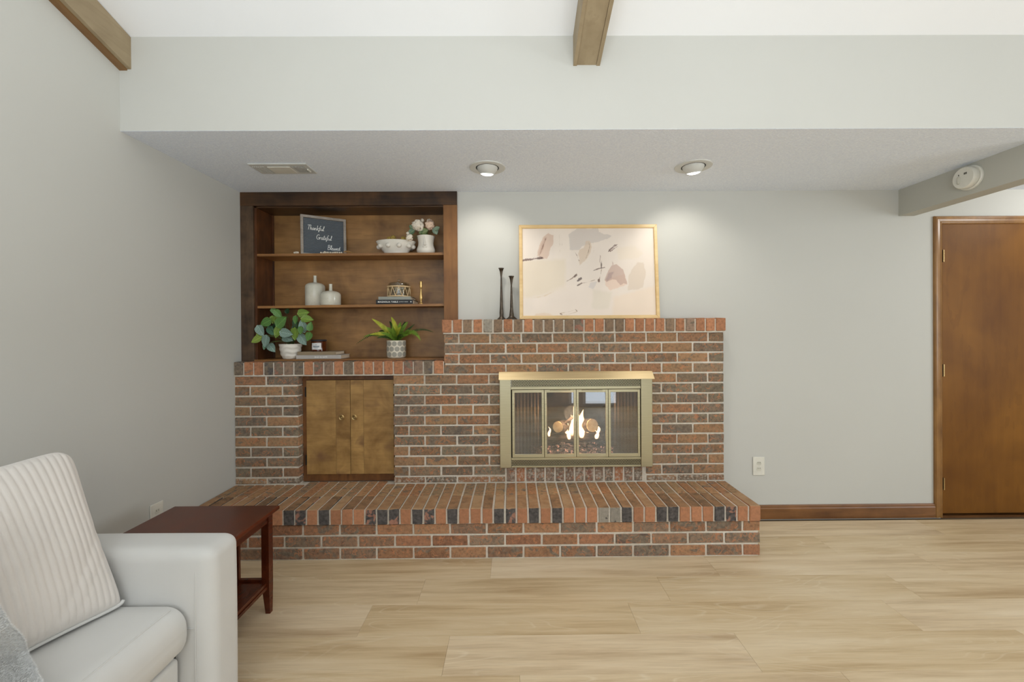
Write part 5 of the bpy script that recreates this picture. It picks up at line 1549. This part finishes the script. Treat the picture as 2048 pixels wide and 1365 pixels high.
leaves = [(555, 245, 145, -52, GR), (705, 305, 185, -48, GR), (1135, 275, 225, 8, YG), (980, 300, 95, 100, DK), (440, 475, 235, 205, GR), (660, 410, 240, 160, YG), (775, 450, 270, 42, GR),
          (1000, 425, 160, -95, GR), (1235, 405, 225, -4, YG), (1335, 545, 175, 82, GR), (1155, 540, 250, 112, SV), (385, 645, 225, -58, SV), (510, 645, 200, -55, (104, 150, 122)), (650, 675, 225, -112, YG),
          (850, 690, 240, -12, SV), (985, 715, 240, -98, YG), (825, 805, 220, -18, SV), (295, 812, 225, 205, (186, 208, 92)), (470, 850, 235, -105, SV), (525, 990, 200, -48, SV), (1150, 640, 155, -100, GR),
          (1135, 830, 245, -55, SV), (1260, 765, 180, -112, GR), (725, 215, 120, 62, DK), (440, 560, 180, -150, DK), (610, 520, 170, -70, DK), (910, 560, 170, 20, DK), (1010, 545, 150, 70, DK),
          (880, 480, 160, 120, DK), (400, 960, 120, -100, (130, 170, 140)), (320, 715, 60, 150, YG), (690, 780, 170, -30, DK), (560, 420, 150, -85, YG), (1080, 610, 110, 150, YG)]
rr = random.Random(21)
for i, (zx, zy, L, ang, col) in enumerate(leaves):
    a = math.radians(ang); L = L * 0.00034 * 1.03
    X, Z = PX(zx), PZ(zy)
    y = 0.03 - 0.07 * (0 if col == DK else rr.random()) + (0.05 if col == DK else 0)
    if X < -1.70: y = -0.045
    d = Vector((math.cos(a), rr.uniform(-.25, .1), math.sin(a))).normalized()
    n_ = Vector((rr.uniform(-.35, .35), -1, rr.uniform(0.0, .55)))
    base = Vector((X, y, Z)) - d * L / 2
    leaf_obj(pot, orient(base, d, n_), L, L * 0.76, MAT['leaf'], col, cup=0.10, droop=0.12)
    st = Vector((px_ + rr.uniform(-.02, .02), py_, ZB + 0.088)); mid = (st + base) / 2 + Vector((0, 0, 0.03))
    mid.x = st.x + (base.x - st.x) * 0.4
    bm = bmesh.new(); tube(bm, [st, st.lerp(mid, .5) + Vector((0, 0, .008)), mid, mid.lerp(base, .5) + Vector((0, 0, .006)), base], 0.0014, 5)
    obj('stem', bm, MAT['stem'], pot, smooth=True)
MAT['soil'] = plain('dark_soil', C(48, 36, 26), 0.95)
obj('soil', LA([(0.066, 0.0875), (0.002, 0.0885)], px_, py_, ZB, 30), MAT['soil'], pot)

bl = [('down to earth', 0.0150, 0.015, MAT['letterwhite'], 1.0)]
book(-1.500, -1.190, 0.020, 0.186, ZB + 0.0002, ZB + 0.0262, MAT['silvercover'], 'lower light grey book with white lettering right of the white plant pot', bl, 0.0, 'books on the bottom shelf')
book(-1.494, -1.228, 0.026, 0.184, ZB + 0.0266, ZB + 0.0500, MAT['tancover'], 'upper taupe book under the amber candle jar', (), 0.0, 'books on the bottom shelf')
t = NT('amber_glass')
pb = t.principled(C(120, 58, 24), 0.08, 0); pb.inputs['Transmission Weight'].default_value = 0.55; pb.inputs['IOR'].default_value = 1.45
MAT['amber'] = t.m
MAT['wax'] = plain('amber_wax', C(170, 100, 44), 0.5)
kx, ky, kz = -1.372, 0.085, ZB + 0.0504
cn = thing('candle_jar', (kx, ky, kz), 'amber glass candle jar with white paper label and dark lid on the books', 'candle')
obj('glass_body', LA([(0.048, 0), (0.0515, 0.003), (0.0515, 0.066), (0.049, 0.070), (0.0485, 0.066), (0.0485, 0.006), (0.01, 0.005)], kx, ky, kz, 40), MAT['amber'], cn, smooth=True, angle=40)
obj('wax', LA([(0.047, 0.0065), (0.047, 0.05), (0.002, 0.05)], kx, ky, kz, 32), MAT['wax'], cn, smooth=True, angle=40)
obj('lid', LA([(0.0515, 0.0705), (0.0525, 0.072), (0.0525, 0.080), (0.050, 0.082), (0.002, 0.082)], kx, ky, kz, 40), MAT['blackcover'], cn, smooth=True, angle=40)
bm = bmesh.new(); cols = []
for i in range(15):
    a = -PI / 2 + 0.24 - 0.82 + 1.30 * i / 14
    cols.append([bm.verts.new((kx + 0.0520 * math.cos(a), ky + 0.0520 * math.sin(a), kz + z)) for z in (0.014, 0.059)])
for a, b in zip(cols, cols[1:]): bm.faces.new((a[0], b[0], b[1], a[1]))
MAT['paper'] = plain('white_paper_label', C(228, 228, 228), 0.7)
lab = obj('paper_label', bm, MAT['paper'], cn, smooth=True)
MAT['greyink'] = plain('grey_ink', C(120, 128, 140), 0.7)
for zz, w in ((0.047, 0.014), (0.037, 0.044), (0.031, 0.040), (0.024, 0.022)):
    bm = bmesh.new(); cols = []
    for i in range(9):
        a = -PI / 2 + 0.07 + (w / 0.052) * (i / 8 - 0.5)
        cols.append([bm.verts.new((kx + 0.0523 * math.cos(a), ky + 0.0523 * math.sin(a), kz + zz + q)) for q in (-0.0014 if w < .04 else -.0022, 0.0014 if w < .04 else .0022)])
    for a, b in zip(cols, cols[1:]): bm.faces.new((a[0], b[0], b[1], a[1]))
    obj('print_line', bm, MAT['greyink'], lab)

# fern
fx, fy, fr_ = -0.826, 0.085, 0.0655
fern = thing('potted_fern', (fx, fy, ZB), 'green fern with arching fronds in a white pot patterned with grey circles', 'plant')
MAT['concrete'] = plain('grey_concrete_dot', C(164, 160, 148), 0.8, var=0.05)
MAT['creampot'] = plain('cream_glazed_pot', C(222, 214, 196), 0.4)
obj('pot', LA([(0.052, 0), (0.060, 0.003), (0.0645, 0.012), (fr_, 0.03), (fr_, 0.122), (0.063, 0.1235), (0.0615, 0.12), (0.0615, 0.10), (0.005, 0.095)], fx, fy, ZB, 56), MAT['creampot'], fern, smooth=True, angle=50)
obj('soil', LA([(0.0612, 0.1005), (0.002, 0.1010)], fx, fy, ZB, 30), MAT['soil'], fern)
for r_i, z in enumerate((0.101, 0.064, 0.027)):
    for k in range(11):
        a0 = 2 * PI * (k + 0.5 * (r_i % 2)) / 11 - PI / 2 + 0.05
        bm = bmesh.new(); cv = bm.verts.new((fx + (fr_ + 0.0012) * math.cos(a0), fy + (fr_ + 0.0012) * math.sin(a0), ZB + z)); ring = []
        for i in range(16):
            b = 2 * PI * i / 16; da = 0.0168 * math.cos(b) / fr_; dz = 0.0172 * math.sin(b)
            rr_ = fr_ + (0.0009 if z + dz > 0.018 else -0.0006)
            ring.append(bm.verts.new((fx + rr_ * math.cos(a0 + da), fy + rr_ * math.sin(a0 + da), ZB + z + dz)))
        for i in range(16): bm.faces.new((cv, ring[i], ring[(i + 1) % 16]))
        obj('dot', bm, MAT['concrete'], fern, smooth=True)
def frondmat(name, c1, c2):
    t = NT(name); v = t.coords(rand=11)
    t.principled(t.ramp(t.noise(v, 30, 2), [(0.3, c1), (0.7, c2)]), 0.5, 0, Specular_IOR_Level=0.3)
    return t.m
MAT['frond_y'] = frondmat('yellow_green_frond', C(150, 160, 40), C(190, 190, 70))
MAT['frond_g'] = frondmat('fresh_green_frond', C(84, 120, 34), C(128, 158, 56))
MAT['frond_d'] = frondmat('dark_green_frond', C(36, 58, 22), C(66, 88, 34))
QX = lambda z: -0.826 + (z - 935) * 0.09766 * 0.003482
QZ = lambda z: ZB + 0.1235 - (z - 715) * 0.09766 * 0.003473
def frond(pts, w, mat, y_end, seed):
    """pts: screen-like control points in the shelf plane; y runs from the pot centre to y_end"""
    P = [Vector((QX(a), fy + (y_end - fy) * (i / (len(pts) - 1)), QZ(b))) for i, (a, b) in enumerate(pts)]
    # quadratic through three points
    def at(s):
        if len(P) == 2: return P[0].lerp(P[1], s)
        m = P[1] * 2 - (P[0] + P[2]) / 2
        return P[0] * (1 - s) ** 2 + m * 2 * s * (1 - s) + P[2] * s * s
    bm = bmesh.new(); n = 34; rr = random.Random(seed)
    tube(bm, [at(i / 12) for i in range(13)], [0.0014 * (1 - i / 14) + 0.0003 for i in range(13)], 4)
    for i in range(2, n + 1):
        s = i / n; p = at(s); d = (at(min(1, s + .02)) - at(s - .02)).normalized()
        up_ = Vector((0, -1, 0.35)).normalized(); side = d.cross(up_).normalized(); nn = side.cross(d)
        L = 1.4 * w * math.sin(PI * (0.12 + 0.86 * (s ** 0.8))) ** 0.7
        for sg in (1, -1):
            dd = (side * sg + d * 0.45 + nn * rr.uniform(-.2, .3)).normalized()
            wv = d * 0.0030
            q = p + dd * L
            v = [bm.verts.new(p - wv), bm.verts.new(p + wv), bm.verts.new(p + dd * L * 0.6 + wv * 0.9 + nn * 0.001), bm.verts.new(q), bm.verts.new(p + dd * L * 0.6 - wv * 0.8 + nn * 0.001)]
            bm.faces.new(v)
    obj('frond', bm, mat, fern)
o = (935, 735)
fr_list = [([o, (640, 560), (205, 775)], .011, 'frond_d', 0.0), ([o, (600, 600), (300, 635)], .013, 'frond_g', 0.05), ([o, (740, 480), (505, 275)], .017, 'frond_y', 0.02),
           ([o, (935, 470), (868, 240)], .017, 'frond_y', 0.05), ([o, (860, 500), (765, 320)], .014, 'frond_d', 0.13), ([o, (985, 510), (1050, 350)], .016, 'frond_g', 0.06),
           ([o, (1050, 500), (1160, 335)], .015, 'frond_g', 0.10), ([o, (1100, 560), (1285, 385)], .011, 'frond_d', 0.12), ([o, (1270, 545), (1505, 705)], .017, 'frond_g', -0.03),
           ([o, (1330, 510), (1690, 550)], .009, 'frond_d', 0.09), ([o, (760, 560), (560, 520)], .014, 'frond_d', 0.11), ([o, (760, 590), (520, 590)], .015, 'frond_y', -0.03),
           ([o, (900, 560), (820, 450)], .015, 'frond_g', -0.01), ([o, (1000, 560), (1120, 440)], .015, 'frond_y', -0.02), ([o, (1120, 590), (1250, 500)], .014, 'frond_g', 0.0),
           ([o, (820, 640), (640, 660)], .012, 'frond_d', -0.02), ([o, (1090, 640), (1280, 600)], .014, 'frond_g', -0.04), ([o, (950, 600), (950, 420)], .015, 'frond_g', -0.03),
           ([o, (870, 620), (740, 560)], .014, 'frond_g', -0.04), ([o, (1040, 620), (1180, 640)], .013, 'frond_d', -0.05), ([o, (1020, 500), (1080, 330)], .013, 'frond_d', 0.14)]
for i, (p, w, m, ye) in enumerate(fr_list):
    frond(p, w, MAT[m], ye, i)
